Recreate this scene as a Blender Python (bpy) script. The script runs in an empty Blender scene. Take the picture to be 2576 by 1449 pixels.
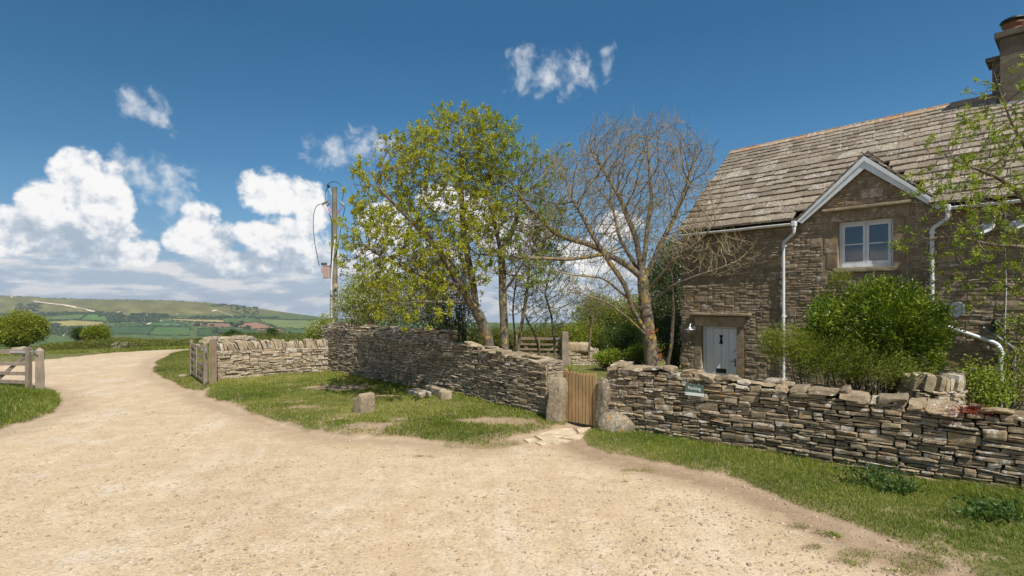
import bpy, math
import numpy as np
from mathutils import Vector, noise as mnoise

# ------------------------------------------------------------------ camera, world, sun
S = bpy.context.scene
COL = S.collection
R = math.radians
EYE = 2.2                      # eye height above the track
F = 1350.0                     # focal length in the units used by G() and W()
HX, HY = 1288.0, 764.0         # principal column and horizon row in the same units

cam_d = bpy.data.cameras.new('camera'); cam = bpy.data.objects.new('camera', cam_d); COL.objects.link(cam)
cam.location = (0, 0, EYE); cam.rotation_euler = (R(90), 0, 0)
cam_d.sensor_width = 36; cam_d.lens = 36 * F / 2576; cam_d.shift_y = 39.5 / 2576
cam_d.clip_start = 0.05; cam_d.clip_end = 20000
S.camera = cam
S.view_settings.view_transform = 'Standard'; S.view_settings.look = 'None'
S.view_settings.gamma = 1; S.view_settings.use_curve_mapping = False
S.view_settings.exposure = 0.55
S.cycles.max_bounces = 8; S.cycles.transparent_max_bounces = 8

hv = np.array([-0.6741, 0.7387])        # along the house front, away from us
nv = np.array([0.7387, 0.6741])         # through the house front, away from us
sh = -hv * 1.0 - nv * 0.28
SUN = np.array([sh[0], sh[1], 1.42]); SUN /= np.linalg.norm(SUN)
SUN_EL = math.asin(SUN[2]); SUN_AZ = math.atan2(SUN[0], SUN[1])
sl = bpy.data.lights.new('sun', 'SUN'); sl.energy = 4.2; sl.angle = R(0.5); sl.color = (1.0, 0.945, 0.86)
so = bpy.data.objects.new('sun', sl); COL.objects.link(so)
so.rotation_euler = Vector(SUN).to_track_quat('Z', 'Y').to_euler()

# ------------------------------------------------------------------ node helper
class NT:
    def __init__(s, tree): s.t = tree; s.n = tree.nodes; s.l = tree.links
    def new(s, typ, **kw):
        nd = s.n.new(typ)
        for k, v in kw.items(): setattr(nd, k, v)
        return nd
    def put(s, sock, v):
        if v is None: return
        if isinstance(v, bpy.types.NodeSocket): s.l.new(v, sock)
        else:
            if isinstance(v, (tuple, list)) and sock.type == 'RGBA' and len(v) == 3: v = tuple(v) + (1,)
            sock.default_value = v
    def math(s, op, a, b=None, c=None, clamp=False):
        nd = s.new('ShaderNodeMath', operation=op, use_clamp=clamp)
        s.put(nd.inputs[0], a); s.put(nd.inputs[1], b)
        if c is not None: s.put(nd.inputs[2], c)
        return nd.outputs[0]
    def vmath(s, op, a, b=None, scale=None):
        nd = s.new('ShaderNodeVectorMath', operation=op)
        s.put(nd.inputs[0], a); s.put(nd.inputs[1], b)
        if scale is not None: s.put(nd.inputs['Scale'], scale)
        return nd.outputs['Value' if op in ('LENGTH', 'DOT_PRODUCT', 'DISTANCE') else 'Vector']
    def smooth(s, v, lo, hi, a=0.0, b=1.0):
        nd = s.new('ShaderNodeMapRange', interpolation_type='SMOOTHSTEP')
        s.put(nd.inputs['Value'], v); s.put(nd.inputs['From Min'], lo); s.put(nd.inputs['From Max'], hi)
        s.put(nd.inputs['To Min'], a); s.put(nd.inputs['To Max'], b)
        return nd.outputs['Result']
    def mix(s, f, a, b, mode='MIX'):
        nd = s.new('ShaderNodeMix', data_type='RGBA', blend_type=mode)
        s.put(nd.inputs['Factor'], f); s.put(nd.inputs[6], a); s.put(nd.inputs[7], b)
        return nd.outputs[2]
    def noise(s, vec, scale, detail=4, rough=0.55, dist=0.0, color=False):
        nd = s.new('ShaderNodeTexNoise')
        s.put(nd.inputs['Vector'], vec); s.put(nd.inputs['Scale'], scale); s.put(nd.inputs['Detail'], detail)
        s.put(nd.inputs['Roughness'], rough); s.put(nd.inputs['Distortion'], dist)
        return nd.outputs['Color' if color else 'Fac']
    def voro(s, vec, scale, feature='F1', out='Distance'):
        nd = s.new('ShaderNodeTexVoronoi', feature=feature)
        s.put(nd.inputs['Vector'], vec); s.put(nd.inputs['Scale'], scale)
        return nd.outputs[out]
    def ramp(s, v, stops):
        nd = s.new('ShaderNodeValToRGB'); s.put(nd.inputs[0], v); e = nd.color_ramp.elements
        while len(e) < len(stops): e.new(0.5)
        for i, (p, c) in enumerate(stops): e[i].position = p; e[i].color = tuple(c) + (1,)
        return nd.outputs[0]

# ------------------------------------------------------------------ sky with clouds laid out by direction
wd = bpy.data.worlds.new('World'); S.world = wd; wd.use_nodes = True
q = NT(wd.node_tree); q.n.clear()
sky = q.new('ShaderNodeTexSky', sky_type='NISHITA', sun_disc=False)
sky.sun_elevation = SUN_EL; sky.sun_rotation = SUN_AZ; sky.altitude = 100; sky.air_density = 1.0; sky.dust_density = 0.6; sky.ozone_density = 2.0
tc = q.new('ShaderNodeTexCoord')
dirv = q.vmath('NORMALIZE', tc.outputs['Generated'])
sx = q.new('ShaderNodeSeparateXYZ'); q.put(sx.inputs[0], dirv)
az = q.math('ARCTAN2', sx.outputs[0], sx.outputs[1]); el = q.math('ARCSINE', sx.outputs[2])
def azel(xd, yd):
    X, Z = (xd - HX) / F, (HY - yd) / F
    return math.atan2(X, 1), math.atan2(Z, math.sqrt(1 + X * X))
cp = q.new('ShaderNodeCombineXYZ'); q.put(cp.inputs[0], az); q.put(cp.inputs[1], el)
P2 = cp.outputs[0]
wn = q.noise(P2, 9.0, 3, 0.5, color=True)
warp = q.vmath('SCALE', q.vmath('SUBTRACT', wn, (0.5, 0.5, 0.5)), scale=0.035)
PW = q.vmath('ADD', P2, warp)
n1 = q.noise(P2, 19.0, 10, 0.62)
n2 = q.noise(q.vmath('ADD', P2, (0.008, 0.013, 0)), 19.0, 6, 0.58)
# solid cumulus: (x, y, rx, ry, brightness)
blobs = [(190,432,62,50,1.0),(235,505,92,70,.97),(120,520,70,46,1.0),(55,575,85,44,.9),(285,490,50,66,.9),
 (240,585,120,50,.62),(110,615,150,36,.5),(270,640,90,28,.45),(350,632,50,38,.95),(0,610,80,36,.7),
 (650,490,56,44,1.0),(718,488,72,50,1.0),(785,530,46,62,1.0),(500,555,56,42,1.0),(470,595,56,40,.88),(545,610,60,48,.72),
 (600,655,78,34,.6),(655,590,62,36,.98),(740,590,80,55,.8),(790,650,70,42,.62),(700,650,90,36,.55),
 (965,575,70,50,.95),(1110,500,60,40,1.0),(1190,540,80,46,.9),(1290,590,100,50,.75),(1470,650,80,45,.85),(1555,570,56,34,.95),(1040,650,130,40,.6),
 (2100,640,200,70,.8)]
wisps = [(330,430,60,34,.85),(400,446,96,48,.95),(440,490,60,46,.95),(296,400,26,34,.8),(350,262,50,40,.85),(398,290,34,34,.85),
 (840,372,74,32,.98),(935,362,70,36,1.0),(1340,188,56,44,.85),(1388,200,60,34,.85),(1432,188,60,44,.95),(1331,162,36,30,.8),(1531,135,20,26,.5),(1530,175,12,28,.4)]
def field(lst, co, pw):
    D = B = Wt = None
    for (x, y, rx, ry, b) in lst:
        a, e = azel(x, y); k = math.cos(a)
        ra, re = rx / F * k * k * pw, ry / F * k * pw
        v = q.vmath('MULTIPLY', q.vmath('SUBTRACT', co, (a, e, 0)), (1 / ra, 1 / re, 0))
        r2 = q.vmath('DOT_PRODUCT', v, v)
        w = q.math('SUBTRACT', 1.0, r2)
        D = w if D is None else q.math('SMOOTH_MAX', D, w, 0.25)
        wp = q.math('POWER', q.math('MAXIMUM', q.math('ADD', w, 0.6), 0.0), 2.0)
        B = q.math('MULTIPLY', wp, b) if B is None else q.math('MULTIPLY_ADD', wp, b, B)
        Wt = wp if Wt is None else q.math('ADD', Wt, wp)
    return D, q.math('DIVIDE', B, q.math('ADD', Wt, 0.001))
D1, B1 = field(blobs, PW, 1.17)
D2, B2 = field(wisps, PW, 1.35)
d1 = q.math('MULTIPLY_ADD', q.math('SUBTRACT', n1, 0.5), 3.1, D1)
a1 = q.smooth(d1, -0.10, 0.55)
n3 = q.noise(PW, 36.0, 8, 0.56, 0.3)
d2 = q.math('MULTIPLY_ADD', q.math('SUBTRACT', n3, 0.56), 4.4, D2)
a2 = q.smooth(d2, -0.25, 1.7, 0.0, 0.76)
# low cloud deck towards the horizon, and scattered cloud behind the camera
bp = q.vmath('MULTIPLY', P2, (1.0, 3.6, 1.0))
nb = q.noise(bp, 8.5, 8, 0.6)
nb2 = q.noise(q.vmath('ADD', bp, (0.01, 0.06, 0)), 8.5, 5, 0.55)
lowm = q.math('MULTIPLY', q.smooth(el, 0.112, 0.05), q.smooth(az, 0.35, -0.05, 0.75, 1.0))
a3 = q.math('MULTIPLY', q.math('MULTIPLY', q.smooth(q.math('MULTIPLY_ADD', lowm, 0.42, nb), 0.62, 0.86), 0.92), q.smooth(el, 0.20, 0.12))
back = q.math('GREATER_THAN', q.math('ABSOLUTE', az), 1.0)
nbk = q.noise(dirv, 3.0, 8, 0.6)
a4 = q.math('MULTIPLY', q.math('MULTIPLY', q.smooth(nbk, 0.52, 0.62), back), 0.9)
relief = q.math('MULTIPLY', q.math('SUBTRACT', n1, n2), 2.6)
sh1 = q.math('ADD', q.math('ADD', B1, relief), q.math('MULTIPLY', q.math('SUBTRACT', d1, 0.9), -0.10))
c1 = q.ramp(sh1, [(0.35, (.42, .50, .60)), (0.60, (.56, .63, .72)), (0.80, (.82, .84, .87)), (0.98, (.97, .97, .96))])
c2 = q.ramp(q.math('ADD', B2, relief), [(0.5, (.52, .60, .70)), (1.0, (.86, .88, .90))])
sh3 = q.math('MULTIPLY_ADD', q.math('SUBTRACT', nb, nb2), 3.2, q.math('MULTIPLY_ADD', q.math('SUBTRACT', nb, 0.5), 0.8, 0.40))
c3 = q.ramp(sh3, [(0.25, (.44, .53, .64)), (0.5, (.54, .61, .70)), (0.8, (.80, .80, .81))])
blue = q.ramp(q.math('MULTIPLY', el, 1 / 0.62),
   [(0.0, (.47, .57, .66)), (0.12, (.27, .47, .68)), (0.26, (.145, .37, .63)), (0.38, (.085, .265, .51)), (0.55, (.050, .192, .400)), (0.73, (.034, .146, .322)), (0.95, (.031, .131, .296))])
skyc = q.vmath('SCALE', sky.outputs[0], scale=0.09)
base = q.mix(0.92, skyc, q.vmath('SCALE', blue, scale=q.smooth(az, -0.8, -0.15, 0.88, 1.0)))
base = q.mix(q.math('MULTIPLY', a4, 1.0), base, (.85, .87, .9))
base = q.mix(a3, base, c3); base = q.mix(a2, base, c2); base = q.mix(a1, base, c1)
gnd = q.smooth(el, -0.045, -0.09)
base = q.mix(gnd, base, (.25, .27, .2))
bg = q.new('ShaderNodeBackground'); q.put(bg.inputs['Color'], base); bg.inputs['Strength'].default_value = 0.68
wo = q.new('ShaderNodeOutputWorld'); q.l.new(bg.outputs[0], wo.inputs[0])
wd.cycles.sampling_method = 'MANUAL'; wd.cycles.sample_map_resolution = 512

# ------------------------------------------------------------------ mesh helpers
def G(xd, yd, z=0.0):
    Y = F * (EYE - z) / (yd - HY); return np.array([(xd - HX) / F * Y, Y])
def W(xd, yd, Y): return np.array([(xd - HX) / F * Y, Y, EYE - (yd - HY) / F * Y])
def H(u, n, z): p = hv * u + nv * n; return np.array([p[0], p[1], z])

class MB:
    def __init__(s): s.V = []; s.Q = []; s.T = []; s.A = []; s.QM = []; s.TM = []; s.n = 0
    def add(s, v, f, a=None, mi=0):
        v = np.asarray(v, float).reshape(-1, 3)
        f = np.asarray(f, int)
        if len(f) == 0: return
        if a is None: a = np.full((len(v), 3), 0.5)
        a = np.asarray(a, float)
        if a.ndim == 0: a = np.full((len(v), 3), float(a))
        if a.ndim == 1: a = np.tile(a, (len(v), 1))
        s.V.append(v); s.A.append(a)
        if f.shape[1] == 4: s.Q.append(f + s.n); s.QM.append(np.full(len(f), mi))
        else: s.T.append(f + s.n); s.TM.append(np.full(len(f), mi))
        s.n += len(v)
    def box(s, c, half, ax=None, a=None, mi=0):
        ax = np.eye(3) if ax is None else np.asarray(ax)
        sg = np.array([[x, y, z] for x in (-1, 1) for y in (-1, 1) for z in (-1, 1)], float)
        v = np.asarray(c) + (sg * np.asarray(half)) @ ax
        s.add(v, [[0, 1, 3, 2], [4, 6, 7, 5], [0, 4, 5, 1], [2, 3, 7, 6], [0, 2, 6, 4], [1, 5, 7, 3]], a, mi)
    def tube(s, pts, rad, k=10, a=None, mi=0, caps=True):
        pts = np.asarray(pts, float); n = len(pts); rad = np.broadcast_to(np.asarray(rad, float), (n,))
        tg = np.gradient(pts, axis=0) if n > 2 else np.tile(pts[-1] - pts[0], (n, 1))
        tg /= np.linalg.norm(tg, axis=1)[:, None] + 1e-12
        ref = np.array([0, 0, 1.0]) if abs(tg[0][2]) < 0.9 else np.array([1.0, 0, 0])
        e1 = np.cross(tg, ref); e1 /= np.linalg.norm(e1, axis=1)[:, None] + 1e-12
        for i in range(1, n):
            if e1[i] @ e1[i - 1] < 0: e1[i] *= -1
        e2 = np.cross(tg, e1); t = np.arange(k) * 2 * math.pi / k
        v = (pts[:, None] + rad[:, None, None] * (np.cos(t)[None, :, None] * e1[:, None] + np.sin(t)[None, :, None] * e2[:, None])).reshape(-1, 3)
        f = [[i * k + j, i * k + (j + 1) % k, (i + 1) * k + (j + 1) % k, (i + 1) * k + j] for i in range(n - 1) for j in range(k)]
        s.add(v, f, a, mi)
        if caps:
            for e in (0, n - 1):
                cv = np.vstack([v[e * k:(e + 1) * k], pts[e]])
                s.add(cv, [[j, (j + 1) % k, k] for j in range(k)], a, mi)
    def lathe(s, c, prof, ax=None, k=20, a=None, mi=0):
        ax = np.eye(3) if ax is None else np.asarray(ax); t = np.arange(k) * 2 * math.pi / k
        v = np.array([[r * np.cos(x), r * np.sin(x), z] for (r, z) in prof for x in t]) @ ax + np.asarray(c)
        f = [[i * k + j, i * k + (j + 1) % k, (i + 1) * k + (j + 1) % k, (i + 1) * k + j] for i in range(len(prof) - 1) for j in range(k)]
        s.add(v, f, a, mi)
    def prism(s, poly, thick, fn, a=None, mi=0):          # poly in 2D, fn(p, q, w) -> world
        n = len(poly); v = [fn(p[0], p[1], 0.0) for p in poly] + [fn(p[0], p[1], thick) for p in poly]
        s.add(v, [[i, (i + 1) % n, (i + 1) % n + n, i + n] for i in range(n)], a, mi)
        c = np.mean(v[:n], axis=0), np.mean(v[n:], axis=0)
        s.add(v[:n] + [c[0]], [[i, (i + 1) % n, n] for i in range(n)], a, mi)
        s.add(v[n:] + [c[1]], [[i, (i + 1) % n, n] for i in range(n)], a, mi)
    def build(s, name, mats, parent=None, smooth=False, bevel=0.0, flip=False):
        V = np.vstack(s.V) if s.V else np.zeros((0, 3))
        Q = np.vstack(s.Q) if s.Q else np.zeros((0, 4), int); T = np.vstack(s.T) if s.T else np.zeros((0, 3), int)
        me = bpy.data.meshes.new(name)
        me.vertices.add(len(V)); me.vertices.foreach_set('co', V.astype(np.float32).ravel())
        nl = Q.size + T.size; me.loops.add(nl)
        me.loops.foreach_set('vertex_index', np.concatenate([Q.ravel(), T.ravel()]).astype(np.int32))
        npol = len(Q) + len(T); me.polygons.add(npol)
        st = np.concatenate([np.arange(len(Q)) * 4, Q.size + np.arange(len(T)) * 3]).astype(np.int32)
        me.polygons.foreach_set('loop_start', st)
        mi = np.concatenate((s.QM if s.QM else [np.zeros(0)]) + (s.TM if s.TM else [np.zeros(0)])).astype(np.int32)
        me.polygons.foreach_set('material_index', mi)
        me.polygons.foreach_set('use_smooth', np.full(npol, smooth, bool))
        me.update(calc_edges=True)
        at = me.color_attributes.new('var', 'FLOAT_COLOR', 'POINT')
        A = np.hstack([np.vstack(s.A), np.ones((len(V), 1))]).astype(np.float32); at.data.foreach_set('color', A.ravel())
        for m in (mats if isinstance(mats, (list, tuple)) else [mats]): me.materials.append(m)
        me.validate()
        ob = bpy.data.objects.new(name, me); COL.objects.link(ob)
        if parent is not None: ob.parent = parent; ob.matrix_parent_inverse = parent.matrix_world.inverted()
        if bevel:
            b = ob.modifiers.new('bevel', 'BEVEL'); b.width = bevel; b.segments = 2; b.limit_method = 'ANGLE'
        return ob

def tag(o, label=None, cat=None, group=None, kind=None):
    if label: o['label'] = label
    if cat: o['category'] = cat
    if group: o['group'] = group
    if kind: o['kind'] = kind
    return o
def thing(name, loc, label, cat, group=None):
    o = bpy.data.objects.new(name, None); COL.objects.link(o); o.location = loc
    o.empty_display_size = 0.2
    import mathutils
    o.matrix_world = mathutils.Matrix.Translation(Vector(loc))
    return tag(o, label, cat, group)

# smooth pseudo noise for point sets
_rs = np.random.RandomState(5)
_K = _rs.normal(size=(24, 3)); _PH = _rs.uniform(0, 6.28, 24)
def vnoise(p, scale=1.0, octv=3, seed=0):
    p = np.asarray(p, float); out = 0; amp = 1; tot = 0
    for o in range(octv):
        acc = 0
        for i in range(6):
            k = _K[(o * 6 + i + seed * 5) % 24] * (scale * 2 ** o)
            acc = acc + np.sin(p @ k[:p.shape[-1]] + _PH[(i + o * 3 + seed) % 24] + seed * 1.7)
        out = out + amp * acc / 6 * 1.6; tot += amp; amp *= 0.5
    return out / tot
def sstep(x, a, b):
    t = np.clip((np.asarray(x, float) - a) / (b - a), 0, 1); return t * t * (3 - 2 * t)

# ------------------------------------------------------------------ materials
def mat(name, fn, rough=0.9, spec=0.25, bump=None, dist=0.01, metallic=0.0, trans=None):
    m = bpy.data.materials.new(name); m.use_nodes = True; t = NT(m.node_tree)
    b = t.n['Principled BSDF']; t.tc = t.new('ShaderNodeTexCoord').outputs['Object']
    at = t.new('ShaderNodeAttribute', attribute_name='var'); t.var = at.outputs['Color']
    sp = t.new('ShaderNodeSeparateColor'); t.put(sp.inputs[0], t.var); t.r, t.g, t.b = sp.outputs[0], sp.outputs[1], sp.outputs[2]
    res = fn(t); h = None
    if isinstance(res, tuple) and len(res) == 2 and isinstance(res[0], bpy.types.NodeSocket): res, h = res
    t.put(b.inputs['Base Color'], res)
    t.put(b.inputs['Roughness'], rough); b.inputs['Specular IOR Level'].default_value = spec; b.inputs['Metallic'].default_value = metallic
    if h is not None:
        bn = t.new('ShaderNodeBump'); bn.inputs['Distance'].default_value = dist; bn.inputs['Strength'].default_value = 1.0
        t.put(bn.inputs['Height'], h); t.l.new(bn.outputs[0], b.inputs['Normal'])
    if trans:
        tr = t.new('ShaderNodeBsdfTranslucent'); t.put(tr.inputs[0], t.mix(1.0, res, trans, 'MULTIPLY'))
        mx = t.new('ShaderNodeMixShader'); mx.inputs[0].default_value = 0.35
        t.l.new(b.outputs[0], mx.inputs[1]); t.l.new(tr.outputs[0], mx.inputs[2])
        t.l.new(mx.outputs[0], t.n['Material Output'].inputs[0])
    return m

def plain(name, c, rough=0.6, spec=0.4, vary=0.12, metallic=0.0, sc=6):
    def fn(t):
        n = t.noise(t.vmath('MULTIPLY', t.tc, (1, 1, .35)), sc, 7, 0.7)
        d = tuple(x * (1 - vary * 1.6) for x in c); l = tuple(min(1, x * (1 + vary)) for x in c)
        return t.ramp(n, [(0.3, d), (0.7, l)]), n
    return mat(name, fn, rough, spec, metallic=metallic, dist=0.001)

def stone_fn(cols, lich=0.5, orange=0.3, dark=0.5, sc=1.0):
    def fn(t):
        c = t.ramp(t.r, [(i / (len(cols) - 1), k) for i, k in enumerate(cols)])
        n = t.noise(t.tc, 7 * sc, 6, 0.65); f = t.noise(t.tc, 55 * sc, 5, 0.7); g = t.noise(t.tc, 1.1 * sc, 3, 0.5)
        c = t.mix(1.0, c, t.ramp(n, [(0.25, (.55, .53, .5)), (0.75, (1.2, 1.18, 1.14))]), 'MULTIPLY')
        c = t.mix(0.8, c, t.ramp(f, [(0.3, (.6, .58, .56)), (0.7, (1.25, 1.24, 1.22))]), 'MULTIPLY')
        dk = t.smooth(t.noise(t.tc, 3.2 * sc, 5, 0.6), 0.5, 0.72, 0.0, dark)
        c = t.mix(dk, c, (.075, .062, .048))
        wl = t.math('MULTIPLY', t.smooth(t.math('ADD', t.noise(t.tc, 9 * sc, 7, 0.68), t.math('MULTIPLY', t.g, 0.16)), 0.70 - 0.09 * lich, 0.75 - 0.09 * lich), min(1, 0.5 + lich * .5))
        c = t.mix(wl, c, (.50, .475, .425))
        ol = t.math('MULTIPLY', t.smooth(t.math('ADD', t.noise(t.vmath('ADD', t.tc, (7, 3, 1)), 5 * sc, 7, 0.7), t.math('MULTIPLY', t.b, 0.10)), 0.72 - 0.10 * orange, 0.77 - 0.09 * orange), 0.85)
        c = t.mix(ol, c, (.42, .21, .035))
        h = t.math('ADD', t.math('MULTIPLY', n, 0.6), t.math('MULTIPLY', f, 0.4))
        return c, h
    return fn
M = {}
M['stone_right'] = mat('weathered_limestone', stone_fn([(.19,.15,.10), (.30,.24,.16), (.38,.31,.21), (.24,.20,.145), (.45,.37,.25)], 0.55, 0.3, 0.4, 1.25), 0.92, 0.2, dist=0.012)
M['stone_big'] = mat('grey_limestone', stone_fn([(.22,.18,.12), (.34,.28,.195), (.43,.36,.25), (.28,.235,.17), (.50,.43,.31)], 0.55, 0.15, 0.35, 1.3), 0.92, 0.2, dist=0.01)
M['stone_pale'] = mat('pale_limestone', stone_fn([(.34,.27,.18), (.46,.385,.27), (.52,.44,.32), (.38,.32,.23), (.50,.46,.38)], 0.6, 0.1, 0.15), 0.92, 0.2, dist=0.01)
M['stone_house'] = mat('brown_rubble_stone', stone_fn([(.25,.20,.14), (.30,.24,.17), (.35,.285,.205), (.27,.22,.16), (.41,.34,.245)], 0.3, 0.5, 0.35), 0.92, 0.15, dist=0.012)
M['mortar'] = mat('brown_mortar', stone_fn([(.27,.215,.15), (.33,.265,.19)], 0.2, 0.5, 0.35), 0.95, 0.1, dist=0.012)
M['core'] = mat('dark_wall_core', lambda t: t.ramp(t.noise(t.tc, 9), [(0.3, (.04, .032, .022)), (0.7, (.09, .072, .05))]), 1.0, 0.0)
M['ashlar'] = mat('dressed_stone', stone_fn([(.36,.295,.205), (.42,.35,.25)], 0.3, 0.45, 0.3), 0.9, 0.2, dist=0.004)
M['slate'] = mat('stone_roof_slate', stone_fn([(.19,.16,.125), (.26,.22,.175), (.32,.275,.22), (.22,.19,.15), (.38,.33,.265)], 0.42, 0.2, 0.4, 2.2), 0.9, 0.25, dist=0.01)
M['ridge'] = mat('lichened_ridge_tile', stone_fn([(.34,.26,.19), (.40,.31,.22), (.38,.22,.14)], 0.45, 0.75, 0.25, 1.6), 0.9, 0.2, dist=0.006)
M['boulder'] = mat('boulder_stone', stone_fn([(.34,.275,.19), (.42,.35,.25)], 0.35, 0.25, 0.4, 2.2), 0.92, 0.2, dist=0.035)
M['render'] = mat('cement_render', stone_fn([(.13,.115,.092), (.17,.15,.12)], 0.1, 0.15, 0.3, 0.6), 0.9, 0.2, dist=0.004)
M['flag'] = mat('flagstone', stone_fn([(.56,.47,.34), (.62,.53,.39)], 0.2, 0.0, 0.05), 0.9, 0.2, dist=0.004)
def wood(name, c0, c1, sc=1.0):
    def fn(t):
        v = t.vmath('MULTIPLY', t.tc, (22 * sc, 22 * sc, 1.6 * sc)); n = t.noise(v, 1.6, 6, 0.65, 0.6); m = t.noise(t.tc, 3, 4, 0.6)
        c = t.ramp(n, [(0.25, c0), (0.75, c1)]); c = t.mix(0.7, c, t.ramp(m, [(0.3, (.65, .65, .66)), (0.7, (1.15, 1.13, 1.1))]), 'MULTIPLY')
        c = t.mix(0.35, c, t.ramp(t.r, [(0, (.6, .6, .6)), (1, (1.3, 1.3, 1.3))]), 'MULTIPLY')
        return c, n
    return mat(name, fn, 0.8, 0.25, dist=0.004)
M['wood_grey'] = wood('weathered_grey_oak', (.17,.135,.10), (.36,.30,.235))
M['wood_brown'] = wood('weathered_brown_oak', (.15,.11,.075), (.34,.265,.185))
M['wood_new'] = wood('golden_oak', (.30,.19,.085), (.47,.32,.16))
M['pole'] = wood('utility_pole_wood', (.12,.105,.075), (.28,.25,.185))
M['paint'] = plain('white_gloss_paint', (.66, .69, .71), 0.45, 0.4, 0.12)
M['door_paint'] = plain('pale_blue_grey_door_paint', (.74, .77, .83), 0.45, 0.4, 0.09)
M['plastic'] = plain('white_plastic_pipe', (.66, .68, .69), 0.45, 0.4, 0.14)
M['greyplastic'] = plain('grey_plastic', (.25, .26, .27), 0.5, 0.4)
M['black'] = plain('black_iron', (.012, .012, .013), 0.45, 0.4, 0.1)
M['galv'] = plain('galvanised_steel', (.55, .56, .56), 0.38, 0.5, 0.12, 0.8)
M['brass'] = plain('brass', (.55, .38, .12), 0.3, 0.5, 0.1, 0.9)
M['terra'] = plain('terracotta', (.22, .09, .055), 0.75, 0.3, 0.25)
M['pink'] = plain('faded_pink_steel', (.40, .30, .28), 0.6, 0.4, 0.12)
M['ribbon'] = plain('red_insulator', (.40, .05, .10), 0.5, 0.4)
M['green_sign'] = plain('green_sign_enamel', (.07, .125, .095), 0.35, 0.5, 0.04)
M['white'] = plain('white_lettering', (.75, .76, .74), 0.4, 0.5, 0.03)
M['lead'] = plain('lead_flashing', (.33, .35, .37), 0.6, 0.4)
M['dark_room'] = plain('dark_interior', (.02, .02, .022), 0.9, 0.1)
gl = bpy.data.materials.new('window_glass'); gl.use_nodes = True
gb = gl.node_tree.nodes['Principled BSDF']; gb.inputs['Base Color'].default_value = (.015, .02, .025, 1); gb.inputs['Roughness'].default_value = 0.03
gb.inputs['Specular IOR Level'].default_value = 1.0; gb.inputs['IOR'].default_value = 1.65; M['glass'] = gl
lg = bpy.data.materials.new('clear_glass'); lg.use_nodes = True; gb = lg.node_tree.nodes['Principled BSDF']
gb.inputs['Transmission Weight'].default_value = 1.0; gb.inputs['Roughness'].default_value = 0.02; gb.inputs['IOR'].default_value = 1.3; M['clear'] = lg
def leaf(name, cols, rough=0.5, spec=0.35, tr=(1.3, 1.4, .6)):
    def fn(t):
        c = t.ramp(t.r, [(i / (len(cols) - 1), k) for i, k in enumerate(cols)])
        return c
    return mat(name, fn, rough, spec, trans=tr)
M['ash_leaf'] = leaf('young_ash_leaf', [(.15,.18,.014), (.28,.30,.020), (.42,.41,.032), (.21,.26,.02)])
M['ash_leaf2'] = leaf('fresh_green_leaf', [(.12,.17,.018), (.23,.29,.028), (.34,.38,.045)])
M['haw_leaf'] = leaf('hawthorn_leaf', [(.11,.145,.016), (.22,.25,.024), (.33,.33,.038)])
M['blossom'] = leaf('white_blossom', [(.70,.70,.62), (.8,.8,.74)], tr=(1, 1, 1))
M['dark_leaf'] = leaf('ivy_leaf', [(.028,.055,.014), (.06,.10,.022), (.10,.15,.03)], 0.35, 0.5)
M['laurel'] = leaf('glossy_evergreen_leaf', [(.05,.10,.010), (.12,.19,.012), (.23,.30,.02), (.38,.40,.04)], 0.38, 0.45)
M['willow'] = leaf('narrow_olive_leaf', [(.10,.14,.016), (.19,.225,.025), (.30,.30,.045)])
M['hedge_leaf'] = leaf('hedge_leaf', [(.085,.105,.020), (.15,.16,.028), (.23,.21,.045)])
M['far_leaf'] = leaf('far_tree_leaf', [(.035,.065,.02), (.06,.10,.025), (.085,.12,.035)])
M['near_grass'] = leaf('grass_blade', [(.075,.12,.014), (.15,.20,.022), (.27,.285,.045), (.48,.40,.20)], 0.45, 0.4)
M['field_grass'] = leaf('meadow_grass_blade', [(.10,.135,.022), (.17,.20,.033), (.26,.26,.06), (.40,.34,.16)], 0.6, 0.25)
M['weed_leaf'] = leaf('weed_leaf', [(.04,.085,.022), (.08,.14,.03), (.13,.20,.04)])
M['red_plant'] = leaf('red_stonecrop', [(.22,.02,.015), (.35,.05,.03)])
M['red_leaf'] = leaf('rusty_leaf', [(.28,.07,.02), (.38,.12,.04)])
def bark(name, cols, lich):
    def fn(t):
        n = t.noise(t.tc, 9, 6, 0.65); c = t.ramp(n, [(0.3, cols[0]), (0.7, cols[1])])
        l = t.smooth(t.noise(t.vmath('ADD', t.tc, (3, 9, 2)), 6.5, 6, 0.65), 0.60 - lich * 0.12, 0.66 - lich * 0.12, 0, 0.85)
        c = t.mix(l, c, (.42, .29, .05))
        g = t.smooth(t.noise(t.vmath('ADD', t.tc, (1, 4, 8)), 11, 5, 0.6), 0.58, 0.66, 0, 0.5)
        c = t.mix(g, c, (.38, .37, .31))
        return c, n
    return mat(name, fn, 0.9, 0.2, dist=0.012)
M['bark_lichen'] = bark('lichened_bark', [(.13,.105,.08), (.27,.225,.17)], 0.8)
M['bark'] = bark('grey_brown_bark', [(.085,.072,.052), (.19,.16,.12)], 0.2)
M['bark_dark'] = bark('dark_bark', [(.05,.038,.028), (.12,.09,.065)], 0.0)
M['twig'] = bark('pinkish_twig', [(.20,.15,.125), (.33,.26,.21)], 0.3)
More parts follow.
